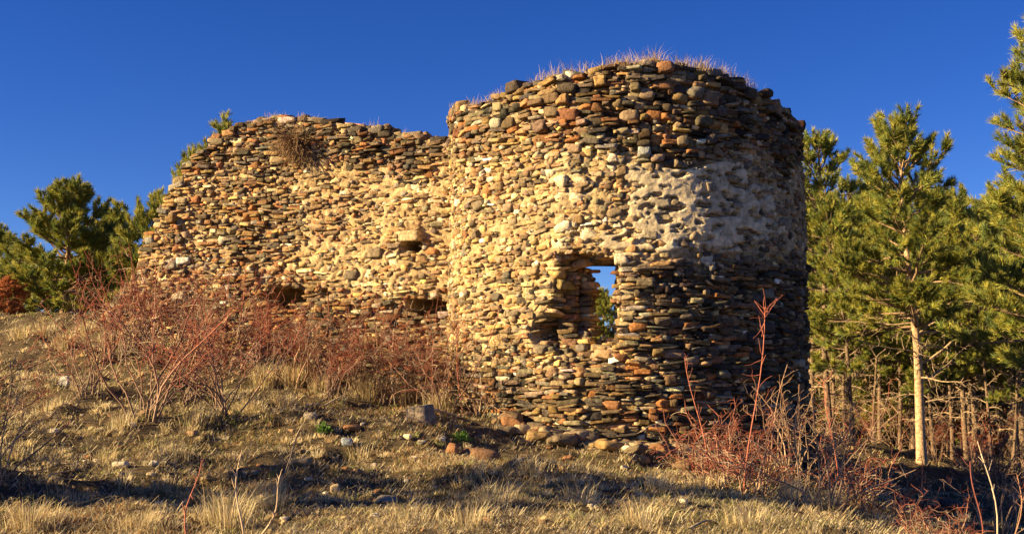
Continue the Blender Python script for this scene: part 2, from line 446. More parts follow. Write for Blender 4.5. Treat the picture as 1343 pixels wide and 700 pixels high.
dep = rng.uniform(.20, .34, len(phi)); bould = (h > .095) & (w/h < 2.1)
prot = np.where(mo > .45, rng.uniform(-.045, .035, len(phi)), rng.uniform(-.04, .085, len(phi)))
prot = prot-pl*.004+np.where(bould, .02, 0)
prot -= np.where(front, t_dep(px, py), 0)
n = len(phi)
cols = pick_cols(rng, n, dict(ochre=24, rust=13, brown=26, greybrown=18, slate=5, buff=16, cream=5, white=.6, grey=3))
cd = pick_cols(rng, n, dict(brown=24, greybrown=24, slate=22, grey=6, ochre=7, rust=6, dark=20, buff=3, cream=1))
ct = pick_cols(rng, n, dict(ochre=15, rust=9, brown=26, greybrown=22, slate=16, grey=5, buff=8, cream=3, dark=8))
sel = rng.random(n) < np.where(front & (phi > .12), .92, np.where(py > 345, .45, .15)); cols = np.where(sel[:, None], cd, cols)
sel = (py < 200) & (rng.random(n) < .8) & ~(phi > .35); cols = np.where(sel[:, None], ct, cols)
# single pale boulders that stand out on the face
for (bx, by, br) in ((678, 157, 15), (735, 112, 15), (753, 142, 13), (640, 249, 12), (639, 222, 9), (720, 229, 10), (733, 243, 12), (598, 162, 9), (600, 268, 8), (888, 103, 12), (840, 124, 11),
                     (900, 180, 9), (985, 145, 10), (1003, 232, 10), (735, 312, 14), (741, 300, 12), (925, 346, 12), (955, 452, 10), (968, 470, 10), (1045, 480, 8), (820, 345, 10), (604, 385, 8), (760, 265, 10)):
    d = np.hypot(px-bx, py-by)*np.where(front, 1, 99); i = int(np.argmin(d))
    cols[i] = PAL['white' if by > 200 and bx < 700 or bx < 610 else 'buff' if by < 200 else 'cream']; bould[i] = True; prot[i] += .02; keep[i] = True
    w[i] = max(w[i], br*1.7/88.); h[i] = max(h[i], br*1.35/88.)
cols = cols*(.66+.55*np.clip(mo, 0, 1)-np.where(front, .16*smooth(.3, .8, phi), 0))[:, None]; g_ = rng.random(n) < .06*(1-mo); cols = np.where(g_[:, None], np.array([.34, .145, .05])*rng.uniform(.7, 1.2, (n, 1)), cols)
mixm = (np.clip(mo-.2, 0, 1)*.55*rng.random(n))[:, None]; cols = cols*(1-mixm)+np.array([.50, .36, .19])*mixm
mixm = (np.where(front, pl, 0)*.35*rng.random(n))[:, None]; cols = cols*(1-mixm)+np.array([.48, .40, .29])*mixm
P = P0+Nn*(prot-dep/2)[:, None]
k = keep
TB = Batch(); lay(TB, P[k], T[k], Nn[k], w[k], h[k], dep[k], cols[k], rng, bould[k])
nc = 7000; cs = rng.uniform(-1.45, 1.45, nc); cz = rng.uniform(-.3, 7.6, nc); kk = cz < t_top(cs)-.1; cs, cz = cs[kk], cz[kk]
cx_, cy_ = proj(t_pos(cs, cz)); kk = ~inpoly(WIN, cx_, cy_) & (rng.random(len(cs)) > .85*t_plast(cx_, cy_, 0*cx_)); cs, cz, cx_, cy_ = cs[kk], cz[kk], cx_[kk], cy_[kk]
chips(TB, t_pos, t_frame, cs, cz, rng.uniform(-.05, .035, len(cs))-t_dep(cx_, cy_), pick_cols(rng, len(cs), dict(brown=20, greybrown=20, ochre=14, rust=10, buff=16, slate=8, grey=8, cream=4)), rng)
# loose stones along the broken rim, over the thickness of the wall
def rim_stones(B, posf, framef, topf, ss, rng, rows, per, pal):
    for off in rows:
        s = np.sort(rng.uniform(ss[0], ss[1], per)); T_, N_ = framef(s); Pt = posf(s, topf(s), -off)
        m = len(s); w_ = rng.uniform(.14, .38, m); h_ = rng.uniform(.05, .15, m)
        Pt[:, 2] += rng.uniform(-.08, .035, m)
        lay(B, Pt, T_, N_, w_, h_, rng.uniform(.18, .34, m), pick_cols(rng, m, pal), rng, h_ > .11, jit=.16)
RIMPAL = dict(brown=20, greybrown=22, slate=18, grey=10, ochre=6, rust=6, buff=6)
rim_stones(TB, t_pos, t_frame, t_top, (-PHM, PHM), rng, (.12, .35, .6, .85), 55, RIMPAL)

# window reveal: two jambs and sill laid in stone, lintel slabs
def proj_inv(px, Y, py=400.): return at(px, py, Y)[:2]
def surf_xy(px, py):
    ph = np.linspace(-1.4, 1.4, 800); q = t_pos(ph, np.full(800, float(z_for(py, 17.5)))); x, _ = proj(q); i = int(np.argmin(np.abs(x-px)+np.where(np.abs(ph) > 1.3, 99, 0))); return q[i, :2]
zl_top = float(z_for(338, 17.45)); zl_bot = float(z_for(462, 17.45))
LO, RO = surf_xy(758, 400), surf_xy(812, 400); LO = LO+np.array([.03, .48]); LI, RI = proj_inv(765, LO[1]+.58), proj_inv(806, RO[1]+1.0)
def jamb(B, a, b, z0, z1, side, rng, pal):
    d = b-a; ln = np.linalg.norm(d); d = d/ln; nrm = np.array([-d[1], d[0]])*side
    s_ = pack(.0, ln, lambda s: np.full(len(s), z0), lambda s: np.full(len(s), z1), lambda s, z, r: (r.uniform(.14, .36), r.uniform(.045, .095)), rng)
    m = len(s_); dp = rng.uniform(.2, .3, m)
    Pp = np.concatenate([a[None]+d[None]*s_[:, :1]+nrm[None]*(rng.uniform(-.04, .035, m)-dp/2)[:, None], s_[:, 1:2]], 1)
    lay(B, Pp, np.tile(np.append(d, 0), (m, 1)), np.tile(np.append(nrm, 0), (m, 1)), s_[:, 2], s_[:, 3], dp, pick_cols(rng, m, pal), rng, np.zeros(m, bool))
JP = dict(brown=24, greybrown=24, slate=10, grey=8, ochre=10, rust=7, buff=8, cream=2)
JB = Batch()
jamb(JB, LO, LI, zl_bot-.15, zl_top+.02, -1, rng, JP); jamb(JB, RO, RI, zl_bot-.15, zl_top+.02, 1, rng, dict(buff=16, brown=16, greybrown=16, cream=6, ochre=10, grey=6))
# sill course
m = 70; tt = rng.random(m); uu = rng.random(m)
Ps = np.array([np.append((LO*(1-a)+LI*a)*(1-b)+(RO*(1-a)+RI*a)*b, zl_bot-.02+.16*a+rng.uniform(-.10, .07)) for a, b in zip(tt, uu)])
Tt, Nf = t_frame(np.full(m, -.15)); lay(JB, Ps, Tt, Nf, rng.uniform(.14, .34, m), rng.uniform(.06, .14, m), rng.uniform(.2, .34, m), pick_cols(rng, m, JP), rng, np.zeros(m, bool))
LB = Batch(); m = 5; fr = np.linspace(.26, .98, m)
Pl = np.array([np.append(((LO+RO)/2)*(1-a)+((LI+RI)/2)*a, zl_top+.045+rng.uniform(-.02, .03)) for a in fr])
lay(LB, Pl, np.tile(Tt[:1], (m, 1)), np.tile(Nf[:1], (m, 1)), np.full(m, 1.05), rng.uniform(.07, .11, m), np.full(m, .28), pick_cols(rng, m, dict(slate=2, greybrown=2, brown=2)), rng, np.zeros(m, bool), jit=.02)

# mortar core
def core(posf, cols_s, zlo, zhi, nv, thick, offf, colf, holef, s_is_phi):
    S = cols_s; ns = len(S); v = np.linspace(0, 1, nv)
    z0, z1 = zlo(S), zhi(S)
    Zo = z0[:, None]+(z1-z0)[:, None]*v[None]; So = np.repeat(S, nv); zo = Zo.ravel()
    off, colo = offf(So, zo); Po = posf(So, zo, off).reshape(ns, nv, 3); Co = colo.reshape(ns, nv, 3)
    nt_, ni = 7, 24
    tt = np.linspace(0, 1, nt_+2)[1:-1]
    Pt = np.stack([posf(S, z1+.05*fbm(S*5, tt[q]*4, 0, 61, 2)-.02, np.full(ns, -.08-(thick-.16)*tt[q])) for q in range(nt_)], 1)
    Ci = np.tile(np.array([.13, .10, .065]), (ns, nt_, 1))
    vi = np.linspace(1, 0, ni); zi = (z0[:, None]+(z1-z0)[:, None]*vi[None]).ravel(); Si = np.repeat(S, ni)
    Pi = posf(Si, zi, -thick+.05*fbm(Si*5, zi*3, .4, 71, 2)).reshape(ns, ni, 3); Cn = np.tile(np.array([.24, .18, .11]), (ns, ni, 1))
    P = np.concatenate([Po, Pt, Pi], 1); Cc = np.concatenate([Co, Ci, Cn], 1); m = P.shape[1]
    i = (np.arange(ns-1)[:, None]*m+np.arange(m-1)[None]); Q = np.stack([i, i+m, i+m+1, i+1], -1).reshape(-1, 4)
    V = P.reshape(-1, 3); ctr = V[Q].mean(1); Q = Q[~holef(ctr)]
    return mesh_np('mortar_core', V, quads=Q, ngons=[list(range(m)), list(range((ns-1)*m, ns*m))[::-1]], col=Cc.reshape(-1, 3))
MORT = np.array([.50, .36, .185]); MORT2 = np.array([.40, .285, .155]); PLAST = np.array([.66, .53, .34]); EARTH = np.array([.16, .11, .065])
def t_off(phi, z):
    px, py = proj(t_pos(phi, z)); fr = np.abs(phi) < 1.45
    nlow = fbm(phi*4, z*1.4, .2, 5, 2); mo = t_mort(px, py, nlow); pl = t_plast(px, py, nlow)
    n1 = fbm(phi*TR*7, z*9, .6, 91, 3); n2 = fbm(phi*TR*3, z*3.5, .1, 95, 2)
    n3 = fbm(phi*TR*16, z*20, .3, 98, 2)
    o = -.085+.022*n1+mo*(.072+.018*n1+.010*n2+.018*n3)
    o = o*(1-pl)+pl*(.022+.007*n1+.006*n2+.007*n3-.10*smooth(.16, .30, fbm(phi*TR*5.5+z*4, z*12-phi*5, .7, 99, 3)))
    o = o-np.where(fr, t_dep(px, py), 0)
    q = smooth(.25, .6, mo)[:, None]; c = EARTH*(1-q)+(MORT*(.5+.5*n2[:, None].clip(-1, 1))+MORT2*(.5-.5*n2[:, None].clip(-1, 1)))*q
    sh = smooth(.1, .5, phi)[:, None]*.0; c = c*(1-sh)
    c = c*(1-pl[:, None])+PLAST*(1+.18*n2[:, None])*pl[:, None]
    c = c*np.clip(1+.3*n1, .6, 1.3)[:, None]
    return o, np.clip(c, .01, .8)
def t_hole(c):
    px, py = proj(c); d = np.hypot(c[:, 0]-TC[0], c[:, 1]-TC[1]); ph = (c[:, :2]-TC)@FV > 0
    outer = (d > TR-.75); 
    inn = [(754, 334), (818, 334), (818, 470), (754, 470)]
    return ph & ((outer & inpoly(WIN, px, py)) | (~outer & inpoly(inn, px, py)))
def posT(s, z, off): return t_pos(np.asarray(s, float), np.asarray(z, float), off)
me = core(posT, np.linspace(-PHM, PHM, 460), t_zlow, lambda p: t_top(p)-.07, 300, 1.0, t_off, None, t_hole, True)
TBASE = (TC[0], TC[1], float(h_smooth(TC[0], TC[1])))
tower = empty('round_tower', TBASE, 'ruined round stone tower with a broken window, open at the back', 'tower')
link('mortar_core', me, M_MORTAR, tower, TBASE)
link('stonework', TB.mesh('stonework', False), M_STONE, tower, TBASE)
# reveal backing
def quadwall(B, a, b, z0, z1, back, col):
    d = b-a; d = d/np.linalg.norm(d); nn = np.array([-d[1], d[0]])*back
    a2, b2 = a+nn*.12+d*.08, b+nn*.12; a3, b3 = a2+nn*.2, b2+nn*.2
    V = [(*a2, z0), (*b2, z0), (*b3, z0), (*a3, z0), (*a2, z1), (*b2, z1), (*b3, z1), (*a3, z1)]
    B.add(V, quads=[(0, 1, 5, 4), (1, 2, 6, 5), (2, 3, 7, 6), (3, 0, 4, 7), (0, 3, 2, 1), (4, 5, 6, 7)], col=col)
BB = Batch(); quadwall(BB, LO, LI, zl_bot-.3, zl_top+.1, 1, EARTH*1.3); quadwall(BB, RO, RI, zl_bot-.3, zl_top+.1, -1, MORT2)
c4 = [LO, LI, RI, RO]
BB.add([(*p, zl_bot-.3) for p in c4]+[(*p, zl_bot+z) for p, z in zip(c4, (-.22, .08, .08, -.22))], quads=[(0, 1, 5, 4), (1, 2, 6, 5), (2, 3, 7, 6), (3, 0, 4, 7), (0, 3, 2, 1), (4, 5, 6, 7)], col=EARTH*1.5)
mid = (LO+RO)/2; c4 = [LO+(LO-mid)*.05+(LI-LO)*.2, LI, RI, RO+(RO-mid)*.05+(RI-RO)*.2]
BB.add([(*p, zl_top+.07) for p in c4]+[(*p, zl_top+.3) for p in c4], quads=[(0, 1, 5, 4), (1, 2, 6, 5), (2, 3, 7, 6), (3, 0, 4, 7), (0, 3, 2, 1), (4, 5, 6, 7)], col=EARTH)
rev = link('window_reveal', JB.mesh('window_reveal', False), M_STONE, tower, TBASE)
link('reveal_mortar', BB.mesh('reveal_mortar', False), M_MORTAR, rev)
bpy.data.objects['reveal_mortar'].data.transform(__import__('mathutils').Matrix.Translation(-Vector(TBASE)))
link('lintel', LB.mesh('lintel', False), M_STONE, tower, TBASE)

# ------------------------------------------------------------------ straight wall
WA = np.array([-.93, 20.75]); WE = proj_inv(140, 23.3); WD = WE-WA; WLEN = float(np.linalg.norm(WD)); WD = WD/WLEN
WN = np.array([-WD[1], WD[0]]); WN = WN*np.sign(WN@np.array([0, -1.]))
def w_bulge(s, z): return .07*fbm(np.asarray(s)*.8, np.asarray(z)*.8, .9, 141, 2)
def w_pos(s, z, off=0.):
    s = np.asarray(s, float); z = np.asarray(z, float); o = w_bulge(s, z)+off
    return np.concatenate([WA[None]+WD[None]*s[:, None]+WN[None]*o[:, None], z[:, None]], 1)
def w_frame(s): m = len(s); return np.tile(np.append(WD, 0), (m, 1)), np.tile(np.append(WN, 0), (m, 1))
WX = [100, 135, 150, 165, 185, 195, 205, 215, 228, 240, 255, 270, 290, 315, 345, 400, 440, 480, 530, 560, 590, 640]
WY = [440, 425, 405, 385, 352, 325, 298, 272, 245, 224, 207, 192, 175, 161, 155, 156, 159, 165, 174, 180, 183, 183]
def w_top(s):
    s = np.asarray(s, float); P = w_pos(s, np.full(s.shape, 5.5)); px, _ = proj(P); z = float(0)+z_for(np.interp(px, WX, WY), P[:, 1])
    return z-.03+.05*noise3(s*4, 0, 0, 151)
def w_zlow(s): P = w_pos(s, np.full(np.shape(s), 1.)); return h_smooth(P[:, 0], P[:, 1])-.25
HOLES = [(368, 390, 31, 15, .88), (560, 402, 32, 12, .88), (541, 323, 14, 8, .8), (495, 192, 8, 5, .4), (303, 223, 7, 4, .35), (425, 384, 10, 6, .3), (245, 345, 8, 4, .3)]
def w_dep(px, py):
    d = np.zeros(np.shape(px))
    for hx, hy, rx, ry, dd in HOLES:
        r = ((px-hx)/rx)**2+((py-hy)/ry)**2+.45*noise3(px*.07, py*.11, hx, 171); d = np.maximum(d, dd*(1-smooth(.75, 1.15, r)))
    return d
def w_mort(px, py, n):
    a = smooth(190, 255, py+n*24)*(1-smooth(375, 410, py+n*16))*(.35+.6*smooth(330, 470, px+n*40))
    return np.clip(a*.8+.22+.2*n, 0, 1)
rng = np.random.default_rng(202)
def w_wh(s, z, rng):
    u = rng.random()
    if u < .16: h = rng.uniform(.09, .16); w = h*rng.uniform(1.1, 2.0)
    else: h = rng.uniform(.032, .08); w = rng.uniform(.10, .34)
    return w*.86, h*.84
st = pack(0, WLEN, w_zlow, lambda s: w_top(s)-.04, w_wh, rng, tol=.025)
s, zc, w, h = st.T; P0 = w_pos(s, zc); px, py = proj(P0); T, Nn = w_frame(s)
nz = fbm(s*1.3, zc*1.4, .2, 155, 2); mo = w_mort(px, py, nz); n = len(s)
keep = (w_dep(px, py) < .12)
dep = rng.uniform(.2, .34, n); bould = (h > .085) & (w/h < 2.1)
prot = np.where(mo > .45, rng.uniform(-.045, .04, n), rng.uniform(-.04, .085, n))
cols = pick_cols(rng, n, dict(ochre=18, rust=12, brown=28, greybrown=20, slate=7, buff=12, cream=3, grey=3))
ct = pick_cols(rng, n, dict(brown=24, greybrown=22, slate=20, grey=8, rust=10, ochre=7, dark=6)); sel = (py < 235) & (rng.random(n) < .6); cols = np.where(sel[:, None], ct, cols)
for (bx, by, br, cn) in ((540, 247, 11, 'cream'), (295, 310, 9, 'cream'), (222, 346, 12, 'grey'), (238, 281, 10, 'ochre'), (222, 283, 8, 'buff'), (358, 207, 8, 'buff'), (330, 230, 10, 'buff'), (355, 318, 9, 'slate'),
                         (495, 330, 9, 'slate'), (463, 360, 9, 'slate'), (485, 358, 9, 'cream'), (510, 342, 8, 'cream'), (240, 342, 7, 'white'), (236, 388, 8, 'cream')):
    i = int(np.argmin(np.hypot(px-bx, py-by))); cols[i] = PAL[cn]; bould[i] = True; prot[i] += .03; keep[i] = True; w[i] = max(w[i], br*2.1/72.); h[i] = max(h[i], br*1.3/72.)
cols = cols*(.62+.52*np.clip(mo-.1, 0, 1))[:, None]; g_ = rng.random(n) < .08*(1-mo); cols = np.where(g_[:, None], np.array([.34, .15, .055])*rng.uniform(.6, 1.2, (n, 1)), cols)
mixm = (np.clip(mo-.3, 0, 1)*.5*rng.random(n))[:, None]; cols = cols*(1-mixm)+np.array([.50, .36, .19])*mixm
P = P0+Nn*(prot-dep/2)[:, None]; k = keep
WB = Batch(); lay(WB, P[k], T[k], Nn[k], w[k], h[k], dep[k], cols[k], rng, bould[k])
nc = 6000; cs = rng.uniform(0, WLEN, nc); cz = rng.uniform(0, 8, nc); kk = (cz < w_top(cs)-.1) & (cz > w_zlow(cs)); cs, cz = cs[kk], cz[kk]
cx_, cy_ = proj(w_pos(cs, cz)); kk = w_dep(cx_, cy_) < .1; cs, cz = cs[kk], cz[kk]
chips(WB, w_pos, w_frame, cs, cz, rng.uniform(-.05, .04, len(cs)), pick_cols(rng, len(cs), dict(brown=20, greybrown=20, ochre=14, rust=14, buff=16, slate=8, grey=8, cream=3)), rng)
rim_stones(WB, w_pos, w_frame, w_top, (0, WLEN), rng, (.1, .28, .46, .64, .8), 70, RIMPAL)
def w_off(s, z):
    px, py = proj(w_pos(s, z)); nlow = fbm(s*1.3, z*1.4, .2, 155, 2); mo = w_mort(px, py, nlow)
    n1 = fbm(s*7, z*9, .6, 191, 3); n2 = fbm(s*3, z*3.5, .1, 195, 2)
    n3 = fbm(s*16, z*20, .3, 198, 2)
    o = -.08+.022*n1+mo*(.068+.018*n1+.010*n2+.018*n3)-w_dep(px, py)
    q = smooth(.2, .55, mo)[:, None]; c = EARTH*(1-q)+(MORT*(.5+.5*n2[:, None].clip(-1, 1))+MORT2*(.5-.5*n2[:, None].clip(-1, 1)))*q
    return o, np.clip(c*np.clip(1+.3*n1, .6, 1.3)[:, None], .01, .8)
me = core(w_pos, np.linspace(0, WLEN, 330), w_zlow, lambda s: w_top(s)-.06, 220, .95, w_off, None, lambda c: np.zeros(len(c), bool), False)
wb = w_pos(np.array([WLEN/2]), np.array([1.]))[0]; WBASE = (wb[0], wb[1], float(h_smooth(wb[0], wb[1])))
wall = empty('ruined_wall', WBASE, 'ruined straight rubble wall, its left end broken down, joining the round tower', 'wall')
link('mortar_core', me, M_MORTAR, wall, WBASE)
link('stonework', WB.mesh('stonework', False), M_STONE, wall, WBASE)
# flat stone over the putlog hole
LB = Batch(); i0 = np.array([float(np.interp(-537, [-640, -100], [0, 1]))])
ss = np.linspace(0, WLEN, 400); pxs, _ = proj(w_pos(ss, np.full(400, 4.))); s0 = ss[int(np.argmin(np.abs(pxs-537)))]
Pp = w_pos(np.array([s0]), np.array([float(z_for(309, w_pos(np.array([s0]), np.array([4.]))[0, 1]))]), -.06)
lay(LB, Pp, *w_frame(np.array([s0])), np.array([.42]), np.array([.17]), np.array([.3]), np.array([PAL['buff']]), rng, np.array([False]), jit=.01)
link('lintel', LB.mesh('lintel', False), M_STONE, wall, WBASE)

# ------------------------------------------------------------------ dry grass on ground and rims
def blades(B, P, hgt, lean, wid, cols, rng, az=None):
    n = len(P); az = rng.uniform(0, 2*np.pi, n) if az is None else az; d = np.stack([np.cos(az), np.sin(az), np.zeros(n)], 1)
    sd = np.stack([-np.sin(az+.6), np.cos(az+.6), np.zeros(n)], 1)
    b0 = P; b1 = P+d*(lean*.35*hgt)[:, None]; b1[:, 2] += hgt*.6; b2 = P+d*(lean*hgt)[:, None]; b2[:, 2] += hgt*np.sqrt(np.clip(1-(lean*.85)**2, .12, 1))
    hw = (wid/2)[:, None]*sd
    V = np.stack([b0-hw, b0+hw, b1-hw*.8, b1+hw*.8, b2], 1).reshape(-1, 3)
    o = (np.arange(n)*5)[:, None]
    B.add(V, quads=o+np.array([[0, 1, 3, 2]]), tris=o+np.array([[2, 3, 4]]), col=np.repeat(cols, 5, 0))
LITTER = np.array([(.30, .17, .08), (.22, .15, .09), (.46, .36, .24), (.36, .30, .22)])
STRAW = np.array([(.68, .54, .29), (.78, .66, .40), (.55, .41, .21), (.38, .26, .14), (.34, .33, .12), (.60, .51, .33)])
def straw(rng, n, green=0.): 
    p = np.array([.27, .2, .22, .13, .06+green, .12]); p /= p.sum()
    return STRAW[rng.choice(6, n, p=p)]*rng.uniform(.7, 1.25, (n, 1))
rng = np.random.default_rng(303)
def outside(x, y):
    r = np.hypot(x-TC[0], y-TC[1]); q = np.stack([x, y], -1)-WA; s_ = q@WD; o = q@WN
    return (r > TR+.12) & ~((s_ > -1) & (s_ < WLEN) & (o < .05) & (o > -1.1))
def clumps(nc, d0, d1, x0, x1, powr=1.0):
    u = rng.random(nc*2); d = d0*(d1/d0)**u; pxx = rng.uniform(x0, x1, nc*2)
    x = (pxx-CX)/FPX*d; k = outside(x, d); return x[k][:nc], d[k][:nc]
GB = Batch()
x, y = clumps(40000, 7.5, 48, -160, 1500)
keepn = fbm(x*.9, y*.9, .1, 401, 2)+.5*fbm(x*3.2, y*3.2, .1, 403, 2)
k = rng.random(len(x)) < np.clip(.34+1.1*keepn, .03, 1); x, y, keepn = x[k], y[k], keepn[k]
wood = smooth(3.5, 7, x-.12*y+1.2)*smooth(18, 23, y)      # little grass grows under the pines
k = rng.random(len(x)) > wood*.75; x, y, keepn = x[k], y[k], keepn[k]
nb = 10; n = len(x)
ch = (.03+.035*rng.random(n)+.03*np.clip(keepn, 0, 1))*(1+.012*np.clip(y-12, 0, 30)); tall = rng.random(n) < .008; ch = np.where(tall, ch*2.0, ch)
X = np.repeat(x, nb)+rng.normal(0, .045, n*nb)*np.repeat(1+.03*(y-10), nb); Y = np.repeat(y, nb)+rng.normal(0, .05, n*nb)*np.repeat(1+.03*(y-10), nb)
Z = height(X, Y)-.01; H = np.repeat(ch, nb)*rng.uniform(.5, 1.3, n*nb)
gp = fbm(X*.5, Y*.5, .2, 421, 2); colb = straw(rng, n*nb); g = rng.random(n*nb) < np.clip(.22+.6*gp, .03, .6); colb = np.where(g[:, None], np.array([.26, .26, .08])*rng.uniform(.7, 1.2, (n*nb, 1)), colb)
rp = fbm(X*.4, Y*.4, .9, 431, 2); g = rng.random(n*nb) < np.clip(.08+.6*rp, 0, .45); colb = np.where(g[:, None], np.array([.42, .23, .10])*rng.uniform(.7, 1.2, (n*nb, 1)), colb)
blades(GB, np.stack([X, Y, Z], 1), H*1.25, rng.uniform(.45, 1.5, n*nb), np.maximum(.0045, .00055*Y)*rng.uniform(.7, 1.3, n*nb), colb, rng)
# straw litter lying flat
x, y = clumps(26000, 7.5, 30, -100, 1450); n = len(x)
blades(GB, np.stack([x, y, height(x, y)+.004], 1), rng.uniform(.05, .16, n), np.full(n, 1.6), np.maximum(.006, .0007*y), straw(rng, n)*rng.uniform(.5, 1.1, (n, 1)), rng)
# dead leaves and bark scraps
x, y = clumps(9000, 7.5, 26, -100, 1450); n = len(x)
blades(GB, np.stack([x, y, height(x, y)+.008], 1), rng.uniform(.03, .07, n), np.full(n, 1.3), np.maximum(.018, .0016*y)*rng.uniform(.6, 1.3, n), LITTER[rng.integers(0, 4, n)]*rng.uniform(.6, 1.3, (n, 1)), rng)
# rounded tussocks
tx_, ty_ = clumps(7500, 7.6, 40, -120, 1400); kk = rng.random(len(tx_)) > .9*smooth(3.5, 7, tx_-.12*ty_+1.2)*smooth(18, 23, ty_); tx_, ty_ = tx_[kk], ty_[kk]; kk = rng.random(len(tx_)) < np.clip(.5+1.3*fbm(tx_*.8, ty_*.8, .6, 407, 2), .08, 1); tx_, ty_ = tx_[kk], ty_[kk]; nt = len(tx_); nb = 34
rad = rng.uniform(.025, .085, nt)*(1+.02*(ty_-10)); th = rng.uniform(.045, .12, nt)*(1+.5*(rng.random(nt) < .12))
ang_ = rng.uniform(0, 6.283, nt*nb); rr_ = np.repeat(rad, nb)*np.sqrt(rng.random(nt*nb)); X = np.repeat(tx_, nb)+rr_*np.cos(ang_); Y = np.repeat(ty_, nb)+rr_*np.sin(ang_)
tcol = np.repeat(straw(rng, nt, .10)*rng.uniform(.75, 1.25, (nt, 1)), nb, 0)*rng.uniform(.7, 1.3, (nt*nb, 1))
blades(GB, np.stack([X, Y, height(X, Y)-.01], 1), np.repeat(th*np.clip(.62+.03*(ty_-9), .62, 1), nb)*rng.uniform(.5, 1.25, nt*nb), np.clip(.2+1.0*rr_/np.repeat(rad, nb), 0, 1.3)*rng.uniform(.5, 1.2, nt*nb), np.maximum(.0048, .0005*Y), tcol, rng, ang_+rng.normal(0, .5, nt*nb))
# taller dry tussocks
TUS = [(40, 690, .20, 260), (95, 665, .16, 140), (185, 692, .15, 140), (225, 640, .12, 90), (300, 690, .30, 240), (350, 665, .26, 160), (615, 690, .2, 160), (648, 668, .26, 110), (545, 690, .2, 110), (470, 600, .15, 80),
       (85, 455, .30, 220), (110, 440, .28, 160), (150, 450, .26, 160), (60, 440, .22, 160), (25, 445, .24, 150), (330, 540, .22, 130), (370, 535, .24, 160), (345, 505, .35, 220), (385, 505, .36, 220), (420, 512, .3, 160), (480, 520, .34, 200),
       (530, 528, .34, 200), (575, 535, .28, 150), (660, 548, .3, 160), (690, 552, .28, 140), (720, 556, .22, 100), (760, 660, .2, 120), (840, 690, .22, 120), (920, 640, .18, 100), (1035, 655, .24, 140), (1085, 665, .22, 120), (980, 690, .2, 120),
       (700, 620, .15, 100), (620, 630, .15, 90), (760, 615, .12, 90), (860, 640, .16, 100), (1150, 690, .2, 120), (230, 600, .16, 90), (130, 610, .15, 90), (20, 600, .16, 90), (250, 560, .2, 120), (160, 560, .2, 120), (60, 540, .18, 100), (1160, 560, .4, 200), (1130, 545, .4, 200)]
for tx, ty, hh, nbl in TUS:
    g0 = ground_at(tx, ty); q = int(nbl*1.3); a = rng.normal(0, .09, (q, 2)); xx, yy = g0[0]+a[:, 0], g0[1]+a[:, 1]
    k = outside(xx, yy); xx, yy = xx[k], yy[k]; q = len(xx)
    blades(GB, np.stack([xx, yy, height(xx, yy)-.01], 1), hh*rng.uniform(.5, 1.35, q), rng.uniform(.1, .9, q), np.full(q, .0048)*max(1, g0[1]/11), straw(rng, q), rng, np.arctan2(a[k][:, 1], a[k][:, 0])+rng.normal(0, .6, q))
tag(link('dry_grass', GB.mesh('dry_grass', False), M_GRASS), 'short dry straw coloured grass covering the slope', None, None, 'stuff')
# grass on top of the tower and the wall
def rim_grass(name, posf, topf, s0, s1, nc, peaks, label, base):
    B = Batch(); s = rng.uniform(s0, s1, nc); off = -rng.uniform(.02, .9, nc)**1.0
    amp = np.zeros(nc)+.22
    P_ = posf(s, topf(s)-.02, off); pxx, _ = proj(P_)
    dens = np.clip(np.interp(pxx, [p[0] for p in peaks], [p[1] for p in peaks]), 0, 1); k = rng.random(nc) < dens; P_, dens = P_[k], dens[k]; m = len(P_); nb = 14
    hgt = np.repeat((.06+.26*dens*rng.uniform(.25, 1.3, m)), nb)*rng.uniform(.45, 1.25, m*nb)
    Pb = np.repeat(P_, nb, 0)+np.concatenate([rng.normal(0, .05, (m*nb, 2)), np.zeros((m*nb, 1))], 1)
    c = np.where((rng.random(m*nb) < .45)[:, None], np.array([.42, .30, .20]), np.array([.54, .42, .27]))*rng.uniform(.7, 1.3, (m*nb, 1))
    blades(B, Pb, hgt, rng.uniform(.1, 1.1, m*nb), np.full(m*nb, .0065), c, rng)
    return tag(link(name, B.mesh(name, False), M_GRASS), label, None, None, 'stuff')
rim_grass('rim_grass', t_pos, t_top, -1.45, 1.5, 1000, [(588, .1), (605, .55), (640, .35), (700, .5), (740, .7), (800, .6), (815, .95), (860, 1.), (875, .7), (915, .75), (940, .6), (975, .75), (995, .35), (1030, .15), (1060, .1)],
          'tufts of dry pinkish grass growing along the tower top', None)
rim_grass('rim_grass', w_pos, w_top, 0, WLEN, 420, [(200, .1), (300, .3), (350, .35), (400, .5), (430, .4), (470, .3), (490, .6), (510, .4), (560, .3), (590, .3)],
          'sparse dry grass growing along the top of the straight wall', None)

